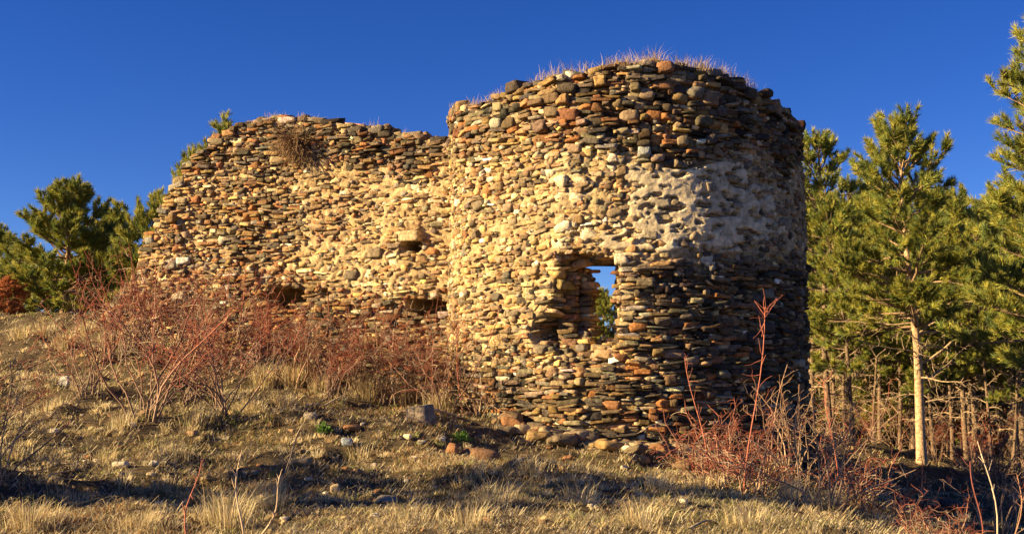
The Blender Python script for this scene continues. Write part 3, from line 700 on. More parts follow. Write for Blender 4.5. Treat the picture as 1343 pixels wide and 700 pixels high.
# ------------------------------------------------------------------ pines
def grow(rng, p, d, ln, n, wob, lift=0.):
    pts = [np.array(p, float)]; d = np.array(d, float)
    for i in range(n):
        d = d+rng.normal(0, wob, 3); d[2] += lift; d /= np.linalg.norm(d); pts.append(pts[-1]+d*ln/n)
    return np.array(pts)
NEED = np.array([(.27, .27, .045), (.34, .32, .055), (.19, .23, .045), (.38, .34, .06), (.13, .17, .045)])
def pine_parts(seed, H, crown0, Lmax, prof, r0, whorl=.36, limbs=5, tw=9, nd=16, nl=.15, tip=1., dead=(), bark=(.34, .22, .13), gaps=(), lean=0.):
    rng = np.random.default_rng(seed); TRK = Batch(); CR = Batch()
    zz = np.linspace(0, H, 14); ax = np.stack([.05*np.sin(zz*1.1+seed)+lean*zz, .05*np.cos(zz*.9+seed), zz], 1); ax -= ax[0]; ax[0, 2] = -.4
    tube(TRK, ax, np.concatenate([[r0*1.35], r0*(1-zz[1:]/H)**.8+.012]), 0, 9, bark, None)
    def axat(z): return np.array([np.interp(z, zz, ax[:, 0]), np.interp(z, zz, ax[:, 1]), z])
    TP, TD = [], []
    def clothe(pts, frac0, step=.085):
        seg = np.linalg.norm(np.diff(pts, axis=0), axis=1); cum = np.concatenate([[0], np.cumsum(seg)]); Lt = cum[-1]
        q = np.arange(frac0*Lt, Lt+1e-6, step); 
        if len(q) == 0: q = np.array([Lt])
        p = np.stack([np.interp(q, cum, pts[:, k]) for k in range(3)], 1); dd = np.gradient(pts, axis=0); dv = np.stack([np.interp(q, cum, dd[:, k]) for k in range(3)], 1)
        TP.append(p); TD.append(dv/(np.linalg.norm(dv, axis=1)[:, None]+1e-9))
    z = crown0*H
    while z < H*.985:
        f = (z/H-crown0)/(1-crown0)
        gap = any(a < z < b for a, b in gaps)
        nlm = limbs if f < .9 else 4
        a0 = rng.uniform(0, 6.28)
        for i in range(nlm):
            if rng.random() < (.75 if gap else .10): continue
            az = a0+i*6.283/nlm+rng.normal(0, .25); ln = Lmax*np.interp(f, *prof)*rng.uniform(.65, 1.18)
            el = np.interp(f, [0, .5, 1], [-.02, .35, 1.05])+rng.normal(0, .12)
            d = np.array([math.cos(az)*math.cos(el), math.sin(az)*math.cos(el), math.sin(el)])
            pts = grow(rng, axat(z+rng.normal(0, .05)), d, ln, 7, .09, .035)
            tube(TRK, pts, .012+.014*ln, .006, 4, (bark[0]*.75, bark[1]*.75, bark[2]*.75))
            if ln > .5: clothe(pts, .78)
            else: clothe(pts, .15)
            m = max(2, int(tw*ln/Lmax*1.2)) if ln > .35 else 1
            for j in range(m):
                u = rng.uniform(.28, .98); bp = np.array([np.interp(u*7, np.arange(8), pts[:, k]) for k in range(3)]); ld = pts[-1]-pts[0]; ld /= np.linalg.norm(ld)
                sd = np.cross(ld, [0, 0, 1]); sd /= np.linalg.norm(sd)+1e-9; dd = ld*.75+sd*rng.choice([-1, 1])*rng.uniform(.5, 1.1)+np.array([0, 0, rng.uniform(.0, .65)]); dd /= np.linalg.norm(dd)
                tl = (.18+.42*ln/Lmax*(1-.5*u))*rng.uniform(.7, 1.25)*min(1.4, .6+.25*Lmax)
                tp = grow(rng, bp, dd, tl, 3, .1, .12); tube(TRK, tp, .007, .004, 3, (.20, .14, .08)); clothe(tp, .5, .07)
        z += whorl*rng.uniform(.8, 1.2)
    clothe(np.array([axat(H*.93), axat(H*.97), axat(H)+np.array([0, 0, .1])]), 0)
    for (zd, azd, ld_, el) in dead:
        d = np.array([math.cos(azd)*math.cos(el), math.sin(azd)*math.cos(el), math.sin(el)])
        pts = grow(rng, axat(zd), d, ld_, 9, .11, -.01); tube(TRK, pts, .012+.007*ld_, .006, 5, (.38, .27, .17))
        for j in range(12):
            u = rng.uniform(.2, .95); bp = np.array([np.interp(u*9, np.arange(10), pts[:, k]) for k in range(3)]); tp = grow(rng, bp, d*.6+rng.normal(0, .5, 3)+np.array([0, 0, -.15]), ld_*rng.uniform(.15, .4), 5, .2, -.06); tube(TRK, tp, .010, .004, 3, (.38, .27, .18))
    P = np.concatenate(TP); D = np.concatenate(TD); m = len(P)
    # needles: a bottle brush round every shoot point
    nd = int(nd*1.3)
    P = np.repeat(P, nd, 0)+rng.normal(0, .012, (m*nd, 3)); Dn = np.repeat(D, nd, 0)+rng.normal(0, .55, (m*nd, 3)); Dn[:, 2] += .18; Dn /= np.linalg.norm(Dn, axis=1)[:, None]
    sd = np.cross(Dn, rng.normal(0, 1, (m*nd, 3))); sd /= np.linalg.norm(sd, axis=1)[:, None]
    ln = nl*rng.uniform(.7, 1.2, m*nd)[:, None]; wd = .008*tip
    V = np.stack([P-sd*wd, P+sd*wd, P+Dn*ln], 1).reshape(-1, 3)
    ctuft = NEED[rng.choice(5, m)]*rng.uniform(.75, 1.25, (m, 1)); ctuft = np.repeat(ctuft, nd, 0)
    CR.add(V, tris=np.arange(m*nd*3).reshape(-1, 3), col=np.repeat(ctuft, 3, 0))
    return TRK, CR
def make_pine(name, loc, label, cat, group=None, rz=0, s=1, **kw):
    TRK, CR = pine_parts(**kw); root = empty(name, loc, label, cat, group, rz, s)
    link('trunk', TRK.mesh('trunk'), M_BARK, root); link('crown', CR.mesh('crown', False), M_NEEDLE, root); return root
def gpt(px, d):
    x = (px-CX)/FPX*d*1.0; return (x, d, float(height(x, d)))
def hfor(px, pytop, d): return float(z_for(pytop, d))-gpt(px, d)[2]
PYOUNG = ([0, .12, .35, .7, 1.], [.75, 1., .9, .5, .08]); PTALL = ([0, .2, .45, .75, .92, 1.], [.9, 1., .7, .55, .35, .12]); PFOR = ([0, .2, .55, .85, 1.], [.7, 1., .85, .5, .15])
# main pine right of the tower
d = 28.; Hm = hfor(1203, 172, d)
make_pine('pine_tree', gpt(1203, d), 'tall sunlit pine with a bare lower trunk and dead side branches, right of the tower', 'pine tree', seed=5, lean=-.042, H=Hm, crown0=.40, Lmax=2.15, prof=([0, .15, .3, .42, .6, .82, 1.], [.85, .95, .75, .45, .66, .56, .2]),
          r0=.11, whorl=.31, limbs=7, tw=17, nd=20, nl=.17, gaps=((Hm*.60, Hm*.65),), bark=(.45, .30, .18),
          dead=((2.3, -.3, 2.9, .3), (1.9, .4, 2.2, .35), (3.0, -.5, 2.7, .5), (2.6, 3.5, 1.6, .2), (3.3, 2.9, 1.9, .15), (3.0, .2, 2.4, .25), (1.6, 2.6, .9, .1), (2.0, -1.2, 1.4, .2), (2.9, -2.2, 1.3, .15), (3.5, -.8, 2.3, .3), (3.4, 3.9, 1.5, .3), (2.5, 4.4, 1.2, .2), (2.7, .9, 1.8, .2), (1.4, -.4, 1.3, .2)))
d = 23.; make_pine('pine_tree', gpt(1392, d), 'tall pine at the right edge of the photo, its branches reaching in from outside', 'pine tree', seed=8, H=hfor(1392, 60, d)+.3, crown0=.30, Lmax=2.0, prof=PTALL, r0=.16, whorl=.40, limbs=6, tw=15, nd=18, nl=.18, bark=(.40, .27, .16))
# prototypes for the wood behind
FG = 'pines of the wood behind the tower'
FL = 'slender pine with a bare lower trunk in the wood right of the tower'
f1 = make_pine('pine_tree', gpt(1085, 33), 'bushy sunlit pine close behind the right edge of the tower', 'pine tree', seed=21, H=8.4, crown0=.36, Lmax=1.9, prof=PFOR, r0=.085, dead=tuple((1.2+.16*q, q*2.4, .5+.35*((q*37)%5)/2, .1+.1*((q*13)%4)) for q in range(16)), bark=(.19, .13, .085), whorl=.46, limbs=6, tw=13, nd=18, nl=.18, tip=1.3)
f2 = make_pine('pine_tree', gpt(1262, 36), 'pine with a rounded crown between the tall sunlit pine and the right edge', 'pine tree', seed=22, H=8.0, crown0=.33, Lmax=1.8, prof=PTALL, r0=.08, dead=tuple((1.2+.16*q, q*2.4, .5+.35*((q*37)%5)/2, .1+.1*((q*13)%4)) for q in range(16)), bark=(.19, .13, .085), whorl=.46, limbs=6, tw=12, nd=18, nl=.18, tip=1.3)
f3 = make_pine('pine_tree', gpt(1150, 40), FL, 'pine tree', FG, seed=23, H=8.6, crown0=.45, Lmax=1.6, prof=PFOR, r0=.07, dead=tuple((1.2+.16*q, q*2.4, .5+.35*((q*37)%5)/2, .1+.1*((q*13)%4)) for q in range(16)), bark=(.19, .13, .085), whorl=.44, limbs=6, tw=12, nd=16, nl=.19, tip=1.4)
rng = np.random.default_rng(404)
WOOD = [(1068, 37, 250), (1118, 31, 268), (1140, 34, 300), (1108, 44, 245), (1180, 37, 300), (1228, 33, 330), (1290, 31, 300), (1245, 43, 255), (1310, 38, 262), (1330, 29.5, 330), (1350, 34, 250), (1380, 40, 240), (1165, 48, 250), (1210, 45, 290), (1275, 49, 270), (1330, 47, 258), (1085, 52, 262), (1130, 55, 250), (1195, 54, 262), (1240, 56, 275), (1300, 56, 270), (1360, 55, 262), (1400, 48, 260), (1420, 36, 240), (1055, 46, 265), (1460, 42, 240), (1440, 52, 250), (1030, 55, 280), (1000, 48, 300)]
WOOD += [(float(rng.uniform(1050, 1400)), float(rng.uniform(36, 60)), float(rng.uniform(285, 330))) for _ in range(26)]
for q, (wx, wd, wt) in enumerate(WOOD):
    src = (f1, f2, f3, f3)[q % 4]; hb = {0: 8.4, 1: 8.0, 2: 8.6}[(f1, f2, f3).index(src)]
    s_ = hfor(wx, wt, wd)/hb; k_ = rng.uniform(.65, 1.25); r_ = dup(src, gpt(wx+float(rng.normal(0, 9)), wd), rng.uniform(0, 6.28), (s_*k_, s_*k_, s_), FL, FG); r_.rotation_euler = (rng.normal(0, .05), rng.normal(0, .05), rng.uniform(0, 6.28))
f4 = make_pine('pine_tree', gpt(1120, 50), 'dense low pine closing the back of the wood', 'pine tree', 'low pines at the back of the wood', seed=24, H=6., crown0=.06, Lmax=1.7, prof=PFOR, r0=.09, whorl=.30, limbs=6, tw=11, nd=13, nl=.2, tip=1.7)
for q in range(24):
    wx, wd = 1030+q*17+float(rng.uniform(-8, 8)), float(rng.uniform(46, 64)); s_ = rng.uniform(.9, 1.3)
    dup(f4, gpt(wx, wd), rng.uniform(0, 6.28), s_)
# pines on the ridge at the left
d = 31.; make_pine('pine_tree', gpt(82, d), 'bushy young pine with a pointed top on the ridge at far left', 'pine tree', seed=31, H=hfor(82, 244, d), crown0=.03, Lmax=1.75, prof=PYOUNG, r0=.09, whorl=.22, limbs=7, tw=13, nd=19, nl=.17, tip=1.3)
d = 33.; y2 = make_pine('pine_tree', gpt(152, d), 'smaller bushy pine between the pointed young pine and the wall', 'pine tree', seed=32, H=hfor(152, 272, d), crown0=.02, Lmax=1.45, prof=PYOUNG, r0=.07, whorl=.22, limbs=7, tw=12, nd=19, nl=.17, tip=1.3)
def pine_at(src, px, d, top, lab, rz, sx=1., hb=None):
    s_ = hfor(px, top, d)/hb; return dup(src, gpt(px, d), rz, (s_*sx, s_*sx, s_), lab, None)
H2 = hfor(152, 272, 33.)
pine_at(y2, -8, 35, 300, 'pine cut by the left edge of the photo', 1.0, 1., H2)
pine_at(y2, 35, 38, 330, 'dark low pine behind the pointed young pine', 2.0, 1.4, H2)
pine_at(y2, 120, 37, 320, 'low dark pine behind the gap between two young pines', 4.0, 1.4, H2)
pine_at(y2, 198, 30, 256, 'thin pine top showing beside the broken end of the wall', 3.1, .75, H2)
d = 27.; make_pine('pine_tree', gpt(288, d), 'pine rising behind the broken shoulder of the wall', 'pine tree', seed=36, H=hfor(288, 162, d), crown0=.35, Lmax=1.25, prof=PYOUNG, r0=.07, whorl=.28, limbs=5, tw=8, nd=18, nl=.16, tip=1.2)
pine_at(y2, 247, 26.5, 208, 'pine tip just above the stepped end of the wall', .5, .62, H2)
pine_at(y2, 791, 46, 383, 'dark pine seen through the tower window', .2, .9, H2)
make_pine('pine_tree', (-9.0, 10.0, float(height(-9.0, 10.0))), 'pine outside the left edge throwing its shadow over the foreground', 'pine tree', seed=71, H=5.6, crown0=.36, Lmax=1.7, prof=PTALL, r0=.09, whorl=.34, limbs=6, tw=11, nd=15, nl=.16)
pine_at(y2, -215, 11.2, 470, 'small pine just outside the left edge of the photo', 1.3, 1.3, H2)
# rust coloured dead pine at the left edge
def recolor(root, mul, lab):
    for ch in root.children:
        if ch.name.startswith('crown'):
            ch.data = ch.data.copy(); a = ch.data.color_attributes['col']; c = np.empty(len(ch.data.vertices)*4, np.float32); a.data.foreach_get('color', c); c = c.reshape(-1, 4); l_ = c[:, :3].mean(1)
            c[:, :3] = l_[:, None]*np.array(mul)[None]; a.data.foreach_set('color', c.ravel())
r_ = pine_at(y2, 8, 30, 362, 'low rust brown withered pine at the left edge', 2.4, 1.2, H2); recolor(r_, (2.4, .95, .4), '')

# ------------------------------------------------------------------ shrubs
def shrub_parts(seed, H, stems, spread, twn, twl, stemcol, twcol, wob=.10, lean=(0, 0), r0=.012, fine=2, t0=.4):
    rng = np.random.default_rng(seed); S = Batch(); Tw = Batch(); sc = np.array(stemcol); tc_ = np.array(twcol)
    for i in range(stems):
        az = rng.uniform(0, 6.283); sp = spread*rng.random()**.7; d = np.array([math.cos(az)*sp+lean[0], math.sin(az)*sp+lean[1], 1.]); d /= np.linalg.norm(d)
        ln = H*rng.uniform(.55, 1.1); p = np.array([math.cos(az), math.sin(az), 0])*rng.uniform(0, .16)*spread*2; p[2] = -.06
        pts = grow(rng, p, d, ln, 8, wob*1.15, .0); j = rng.uniform(.55, 1.3)
        tube(S, pts, r0*rng.uniform(.7, 1.3), .0045, 4, sc*j, tc_*j)
        for q in range(int(twn*rng.uniform(.6, 1.3))):
            u = rng.uniform(t0, 1.); bp = np.array([np.interp(u*8, np.arange(9), pts[:, k]) for k in range(3)]); dd = (pts[-1]-pts[0])/ln*.55+rng.normal(0, .65, 3); dd[2] += .15; dd /= np.linalg.norm(dd)
            tl = twl*rng.uniform(.4, 1.25)*(1.15-.5*u); tp = grow(rng, bp, dd, tl, 5, .34, .02); jj = rng.uniform(.6, 1.35)*(np.array([1., 1., 1.]) if rng.random() < .58 else np.array(GREYB)/tc_*1.1 if rng.random() < .45 else np.array(PALE)/tc_ if rng.random() < .5 else np.array(RED)/tc_)
            tube(Tw, tp, .0042, .0025, 3, tc_*jj)
            for e in range(rng.integers(1, fine+1)):
                v = rng.uniform(.3, .95); cp = np.array([np.interp(v*5, np.arange(6), tp[:, k]) for k in range(3)]); d3 = dd*.5+rng.normal(0, .6, 3); d3 /= np.linalg.norm(d3)
                tube(Tw, grow(rng, cp, d3, tl*rng.uniform(.25, .6), 3, .35),   .0032, .0022, 3, tc_*jj*rng.uniform(.8, 1.3))
    return S, Tw
def make_shrub(name, loc, label, cat, group=None, **kw):
    S, Tw = shrub_parts(**kw); root = empty(name, loc, label, cat, group); link('stems', S.mesh('stems'), M_TWIG, root); link('twigs', Tw.mesh('twigs'), M_TWIG, root); return root
RED = (.28, .070, .038); REDD = (.25, .075, .045); PALE = (.46, .33, .21); GREYB = (.24, .17, .12); BRN = (.34, .20, .12)
def gp(px, py): return tuple(ground_at(px, py))
sA = make_shrub('rose_shrub', gp(190, 548), 'large reddish leafless shrub standing alone on the grass at left of the wall', 'shrub', seed=51, H=2.25, stems=18, spread=.75, twn=9, twl=.6, stemcol=GREYB, twcol=RED, wob=.16)
sB = make_shrub('rose_shrub', gp(298, 543), 'reddish leafless shrub with twisted stems right of the largest lone shrub', 'shrub', seed=52, H=2.05, stems=14, spread=.7, twn=9, twl=.55, stemcol=GREYB, twcol=REDD, wob=.18)
sC = make_shrub('rose_shrub', gp(505, 528), 'leafless shrub with one pale upright stem in front of the wall', 'shrub', seed=53, H=1.75, stems=11, spread=.65, twn=9, twl=.5, stemcol=BRN, twcol=BRN, wob=.17)
sD = make_shrub('bramble_thicket', gp(960, 640), 'tangled pale bramble shrub at the right foot of the tower', 'shrub', seed=54, H=1.15, stems=19, spread=1.0, twn=9, twl=.45, stemcol=(.36, .25, .16), twcol=REDD, wob=.26, t0=.3)
sE = make_shrub('cane_shrub', gp(1080, 668), 'fan of straight pale canes rising from one clump right of the tower', 'shrub', seed=55, H=1.5, stems=11, spread=.85, twn=7, twl=.4, stemcol=(.38, .26, .17), twcol=BRN, wob=.13)
SG = 'reddish shrubs in the thicket along the foot of the wall'
SL = 'leafless reddish shrub in the dense thicket along the foot of the wall'
rng = np.random.default_rng(505)
for q, (bx, by, s_) in enumerate([(150, 470, 1.0), (205, 478, 1.05), (250, 486, 1.0), (300, 492, 1.0), (345, 500, .9), (385, 506, .9), (425, 510, .85), (460, 516, .8), (545, 532, .85), (585, 538, .85), (175, 455, .9), (228, 465, .95), (275, 478, .9), (325, 487, .8), (405, 500, .75), (480, 512, .75), (525, 524, .8), (560, 528, .75)]):
    dup((sA, sB, sC)[q % 3], gp(bx, by), rng.uniform(0, 6.28), s_*rng.uniform(.85, 1.05), SL, SG)
for bx, by, s_, lab, src in [(118, 520, .75, 'small reddish leafless shrub left of the largest lone shrub', sA), (240, 535, .8, 'leafless shrub between the two big lone shrubs', sB), (432, 526, .6, 'twisted dark shrub stem with peeled pale branches in front of the wall', sB), (628, 545, .6, 'small leafless shrub at the joint of wall and tower', sC),
                            (660, 546, .45, 'low leafless shrub at the left foot of the tower', sC), (-25, 640, .8, 'leafless shrub at the left edge of the foreground', sC), (-60, 600, .9, 'leafless shrub beyond the left edge', sB)]:
    dup(src, gp(bx, by), rng.uniform(0, 6.28), s_, lab)
BG = 'pale brambles in the thicket right of the tower'; BL = 'tangled pale bramble in the dense thicket right of the tower'
for q, (bx, by, s_) in enumerate([(925, 622, .9), (1000, 645, 1.0), (1060, 640, 1.0), (1120, 655, .85), (955, 612, .9), (1035, 615, 1.1), (1100, 625, 1.)]):
    dup((sD, sD, sE)[q % 3], gp(bx, by), rng.uniform(0, 6.28), s_*rng.uniform(.85, 1.1), BL, BG)
for q in range(9):
    wx, wd = 1120+q*26+float(rng.uniform(-9, 9)), float(rng.uniform(27, 36)); dup((sC, sA)[q % 2], gpt(wx, wd), rng.uniform(0, 6.28), rng.uniform(.55, .85), 'leafless brown undershrub among the trunks of the wood', 'undershrubs among the pine trunks')
for bx, by, s_, lab in [(1160, 690, .8, 'arching pale bramble in front of the dark bank at lower right'), (1310, 705, .8, 'reddish cane clump at the lower right corner'), (1230, 712, .5, 'low pale bramble at the bottom right edge'), (1350, 690, .9, 'leafless shrub cut by the right edge'),
                       (1320, 640, 1.3, 'leafless brown shrub under the pines at the right edge'), (1280, 630, 1.1, 'leafless brown shrub on the dark bank under the pines')]:
    dup(sE if 'cane' in lab else sD, gp(bx, by), rng.uniform(0, 6.28), s_, lab)
# tall single canes
def cane(px0, py0, px1, py1, label, col, tipn=10, d=None, r=.009, name='red_cane'):
    b = ground_at(px0, py0) if d is None else np.array(gpt(px0, d)); t = at(px1, py1, b[1]); B = Batch(); Tw = Batch(); q = np.linspace(0, 1, 9)[:, None]
    pts = (t-b)[None]*q; pts[:, 0] += .04*np.sin(q[:, 0]*5+px0); pts[:, 1] += .05*np.sin(q[:, 0]*3.3+py0); pts[0, 2] -= .05
    tube(B, pts, r, r*.45, 5, col, np.array(col)*1.15); ln = np.linalg.norm(t-b)
    for i in range(tipn):
        u = rng.random()**.4; p = np.array([np.interp(u*8, np.arange(9), pts[:, k]) for k in range(3)]); dd = rng.normal(0, .7, 3)+np.array([0, 0, .7]); dd /= np.linalg.norm(dd)
        tube(B, grow(rng, p, dd, ln*rng.uniform(.06, .16), 3, .15), r*.5, r*.3, 3, np.array(col)*rng.uniform(.8, 1.3))
    o = link(name, B.mesh(name), M_TWIG); o.location = b; tag(o, label, 'plant stem')
CR_ = (.38, .12, .075)
cane(978, 645, 1003, 402, 'tallest red cane, its branched tip against the dark side of the tower', CR_, 26, r=.011)
cane(930, 634, 902, 468, 'red cane leaning left in front of the tower base', CR_, 10)
cane(1000, 648, 1033, 478, 'brown cane leaning right between the tallest red cane and the pines', BRN, 12)
cane(1100, 655, 1082, 500, 'red cane with a forked tip beside the right foot of the tower', CR_, 14)
cane(1276, 712, 1274, 604, 'straight dark red cane at the lower right', (.22, .07, .05), 4, d=11.2, r=.010)
cane(1300, 712, 1285, 578, 'pale straight cane at the lower right', (.55, .42, .28), 6, d=11.5, r=.010)
cane(1318, 712, 1333, 620, 'short reddish cane leaning right at the lower right corner', (.34, .17, .10), 8, d=11.4)
cane(1215, 710, 1165, 655, 'brown arching cane in front of the dark bank', BRN, 5, d=11.8)
cane(254, 715, 255, 610, 'thin red stem in the foreground grass', CR_, 8, d=9.3, r=.008)
cane(322, 715, 314, 590, 'thin pale stem with a forked top in the foreground grass', PALE, 8, d=9.4, r=.009)
cane(345, 712, 375, 622, 'leaning pale stem with a red top in the foreground', PALE, 8, d=9.5, r=.010)
cane(2, 650, 32, 500, 'thin grey stem leaning right at the left edge', GREYB, 12, d=11.5, r=.009)
cane(372, 640, 408, 540, 'thin bleached stem curving up from the middle of the slope', PALE, 5, d=13.0, r=.007)
cane(518, 535, 513, 430, 'pale upright stem in front of the wall', (.50, .40, .29), 10, r=.010)
cane(628, 545, 630, 470, 'bleached thin stem beside the joint of wall and tower', (.50, .40, .29), 3, r=.008)
cane(606, 542, 598, 400, 'red stem rising in front of the joint of wall and tower', CR_, 12, r=.008)
cane(150, 470, 160, 395, 'red stem at the left end of the wall thicket', CR_, 9, r=.009)

# ------------------------------------------------------------------ brown dry bush hanging on the wall
hb = w_pos(np.array([float(ss[int(np.argmin(np.abs(pxs-390)))])]), np.array([1.]))[0]; hz = float(z_for(186, hb[1]))
S = Batch(); Tw = Batch(); rng = np.random.default_rng(606)
for i in range(620):
    dd = rng.normal(0, .7, 3)+np.append(WN*.6, -.45); dd /= np.linalg.norm(dd); tube(Tw, grow(rng, rng.normal(0, .05, 3), dd, rng.uniform(.3, .68), 5, .28, -.05), .0055, .003, 3, np.array((.27, .17, .09))*rng.uniform(.6, 1.4))
for i in range(12):
    dd = rng.normal(0, .6, 3)+np.append(WN*.8, -.1); dd /= np.linalg.norm(dd); tube(S, grow(rng, np.append(-WN*.12, 0), dd, .3, 4, .15), .009, .005, 4, (.16, .11, .07))
o = empty('dry_bush', (hb[0]+WN[0]*.05, hb[1]+WN[1]*.05, hz), 'round brown dry bush growing out of the wall face near its top', 'bush'); link('stems', S.mesh('stems'), M_TWIG, o); link('twigs', Tw.mesh('twigs'), M_TWIG, o)
# ------------------------------------------------------------------ tree stump with a cut top
b = np.array(gp(551, 548)); B = Batch(); ang = np.linspace(0, 6.283, 25)[:-1]; lev = [(-.15, .25), (.0, .22), (.05, .20), (.15, .185), (.165, .175)]; V = []
for zz_, rr in lev:
    r_ = rr*(1+.22*noise3(np.cos(ang)*2.4, np.sin(ang)*2.4, zz_*2, 61)); V += [(math.cos(a)*q, math.sin(a)*q, zz_+.025*math.cos(a)*(zz_ > .14)) for a, q in zip(ang, r_)]
Q = [[i*24+j, i*24+(j+1) % 24, (i+1)*24+(j+1) % 24, (i+1)*24+j] for i in range(4) for j in range(24)]
B.add(V, quads=Q, col=(.22, .17, .125)); o = empty('tree_stump', b, 'weathered grey tree stump with a flat cut top casting a long shadow', 'stump'); link('bark', B.mesh('bark'), M_BARK, o)
B = Batch(); B.add(V[96:]+[(0, 0, .168)], tris=[[j, (j+1) % 24, 24] for j in range(24)], col=(.45, .36, .26)); link('cut_top', B.mesh('cut_top'), M_BARK, o)
# ------------------------------------------------------------------ loose stones
rng = np.random.default_rng(707)
def rock(px, py, w_px, h_px, col, label, group=None, name='rock', sink=.25):
    b = ground_at(px, py); k = FPX/b[1]; w_, h_ = w_px/k, h_px/k; B = Batch(); V = ROCKS[rng.integers(len(ROCKS))]*np.array([w_/2, w_*.38, h_/2]); a = rng.normal(0, .12); V = np.stack([V[:, 0]*math.cos(a)-V[:, 2]*math.sin(a), V[:, 1], V[:, 0]*math.sin(a)+V[:, 2]*math.cos(a)], 1)
    yw = rng.uniform(-.6, .6); V = np.stack([V[:, 0]*math.cos(yw)-V[:, 1]*math.sin(yw), V[:, 0]*math.sin(yw)+V[:, 1]*math.cos(yw), V[:, 2]], 1)
    V[:, 2] += h_/2*(1-sink*2); B.add(V, quads=RQ, col=np.clip(np.array(col)*rng.uniform(.85, 1.15), 0, .85)); o = link(name, B.mesh(name), M_ROCK); o.location = b; tag(o, label, 'rock', group); return o
rock(84, 506, 14, 18, (.60, .56, .48), 'white quartz stone standing in the grass at left')
rock(454, 584, 17, 12, (.26, .29, .31), 'bluish white stone in the middle of the slope')
rock(632, 602, 56, 22, (.26, .14, .07), 'wide orange brown rock half buried in the grass', sink=.38)
rock(592, 596, 18, 20, PAL['rust'], 'upright orange stone left of the wide orange rock')
rock(462, 563, 26, 9, PAL['rust'], 'flat orange stone on the grass left of the stump')
rock(408, 548, 20, 12, PAL['grey'], 'grey stone on the slope left of the stump')
rock(158, 613, 22, 9, PAL['cream'], 'flat pale stone in the left foreground'); rock(125, 609, 9, 10, PAL['cream'], 'small pointed pale stone in the left foreground')
rock(440, 648, 14, 16, PAL['buff'], 'buff rounded stone in the middle foreground'); rock(505, 660, 34, 14, PAL['grey'], 'grey rock half covered by grass in the foreground'); rock(395, 610, 30, 12, PAL['greybrown'], 'grey brown rock lying in the grass below the stump')
rock(802, 540, 24, 15, PAL['ochre'], 'bright ochre stone at the tower foot'); rock(780, 588, 26, 8, PAL['cream'], 'pale flat stone lying below the tower'); rock(828, 593, 26, 11, PAL['cream'], 'cream stone among grass below the tower'); rock(868, 598, 20, 12, PAL['ochre'], 'ochre stone at the edge of the brambles')
rock(735, 572, 24, 9, (.50, .48, .45), 'pale grey stone below the left side of the tower'); rock(1245, 668, 36, 18, PAL['dark'], 'dark rock on the shaded bank at lower right')
RG = 'fallen rubble at the foot of the tower'; RL = 'brown rubble stone among the fallen stones at the tower foot'
for i in range(170):
    bx = rng.uniform(650, 915); by = np.interp(bx, [650, 690, 780, 870, 915], [546, 554, 572, 588, 596])+abs(rng.normal(0, 12))-6; w_ = np.exp(rng.uniform(math.log(8), math.log(42)))
    for _k in range(12):
        g_ = ground_at(bx, by)
        if math.hypot(g_[0]-TC[0], g_[1]-TC[1]) > TR+.12: break
        by += 4
    rock(bx, by, w_, w_*rng.uniform(.35, .6), np.array(PAL[rng.choice(['brown', 'greybrown', 'slate', 'buff', 'rust', 'greybrown', 'ochre'])])*.8, RL, RG, 'rubble_stone')
SGr = 'small stones scattered over the dry grass'
for i in range(150):
    bx = rng.uniform(0, 1120); by = rng.uniform(545, 695); w_ = rng.uniform(4, 15)
    rock(bx, by, w_, w_*rng.uniform(.4, .7), PAL[rng.choice(['brown', 'greybrown', 'buff', 'grey', 'rust', 'cream'])], 'small stone lying in the short dry grass of the slope', SGr, 'small_stone')
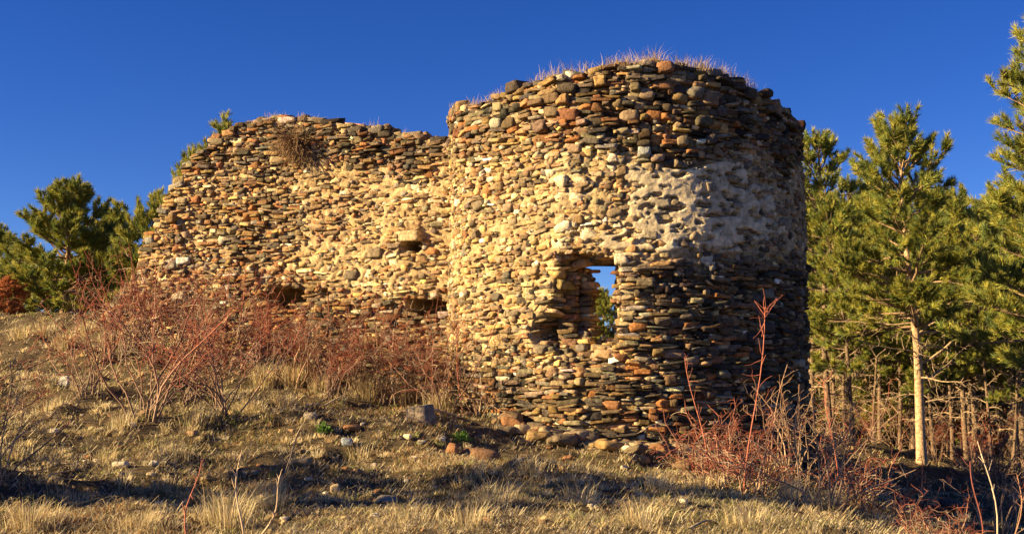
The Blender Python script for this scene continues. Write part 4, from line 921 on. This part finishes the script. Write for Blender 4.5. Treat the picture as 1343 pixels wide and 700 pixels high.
# ------------------------------------------------------------------ fallen sticks, green plants
def stick(px0, py0, px1, py1, label, col, r=.012, up=.03):
    a, c = ground_at(px0, py0), ground_at(px1, py1); n = 9; q = np.linspace(0, 1, n)[:, None]; P = a*(1-q)+c*q; P[:, 2] = height(P[:, 0], P[:, 1])+up+.03*np.sin(q[:, 0]*4+px0); P[:, 1] += .05*np.sin(q[:, 0]*6+py0)
    B = Batch(); tube(B, P-a, r, r*.5, 6, col); o = link('fallen_branch', B.mesh('fallen_branch'), M_BARK); o.location = a; tag(o, label, 'branch')
stick(560, 541, 648, 541, 'pale fallen branch lying right of the stump', (.45, .34, .22), .03)
stick(400, 536, 452, 531, 'pale peeled branch lying in front of the wall thicket', (.50, .40, .28), .022, .06)
stick(45, 655, 100, 618, 'pale straight stick in the left foreground grass', (.50, .38, .22), .008, .1)
stick(130, 505, 250, 508, 'long thin fallen branch under the largest lone shrub', (.35, .25, .16), .012, .05)
stick(500, 548, 545, 543, 'dark fallen branch left of the stump', (.16, .11, .075), .03)
stick(905, 700, 945, 682, 'grey stick at the bottom edge of the slope', (.35, .28, .2), .012)
stick(640, 520, 700, 478, 'dead grey branch leaning at the left foot of the tower', (.30, .22, .15), .014, .1)
def herb(px, py, s_, label):
    b = ground_at(px, py); B = Batch(); n = 130; a = rng.uniform(0, 6.28, n); el = rng.uniform(.3, 1.5, n); D = np.stack([np.cos(a)*np.cos(el), np.sin(a)*np.cos(el), np.sin(el)], 1); L_ = s_*rng.uniform(.3, 1., n)[:, None]; P = D*L_*.8
    sd = np.cross(D, rng.normal(0, 1, (n, 3))); sd /= np.linalg.norm(sd, axis=1)[:, None]; lf = s_*.28
    V = np.stack([P, P+D*lf*.5+sd*lf*.22, P+D*lf, P+D*lf*.5-sd*lf*.22], 1).reshape(-1, 3); B.add(V, quads=np.arange(n*4).reshape(-1, 4), col=np.repeat(np.array((.10, .20, .03))*rng.uniform(.7, 1.4, (n, 1)), 4, 0))
    S = Batch()
    for i in range(0, n, 5): tube(S, np.stack([D[i]*0, P[i]*.5, P[i]]), .004, .003, 3, (.12, .16, .05))
    o = empty('green_plant', b, label, 'plant'); link('leaves', B.mesh('leaves', False), M_LEAF, o); link('stems', S.mesh('stems'), M_TWIG, o)
herb(424, 571, .17, 'small green leafy plant on the slope left of the bluish stone')
herb(606, 582, .20, 'small green leafy plant beside the upright orange stone')
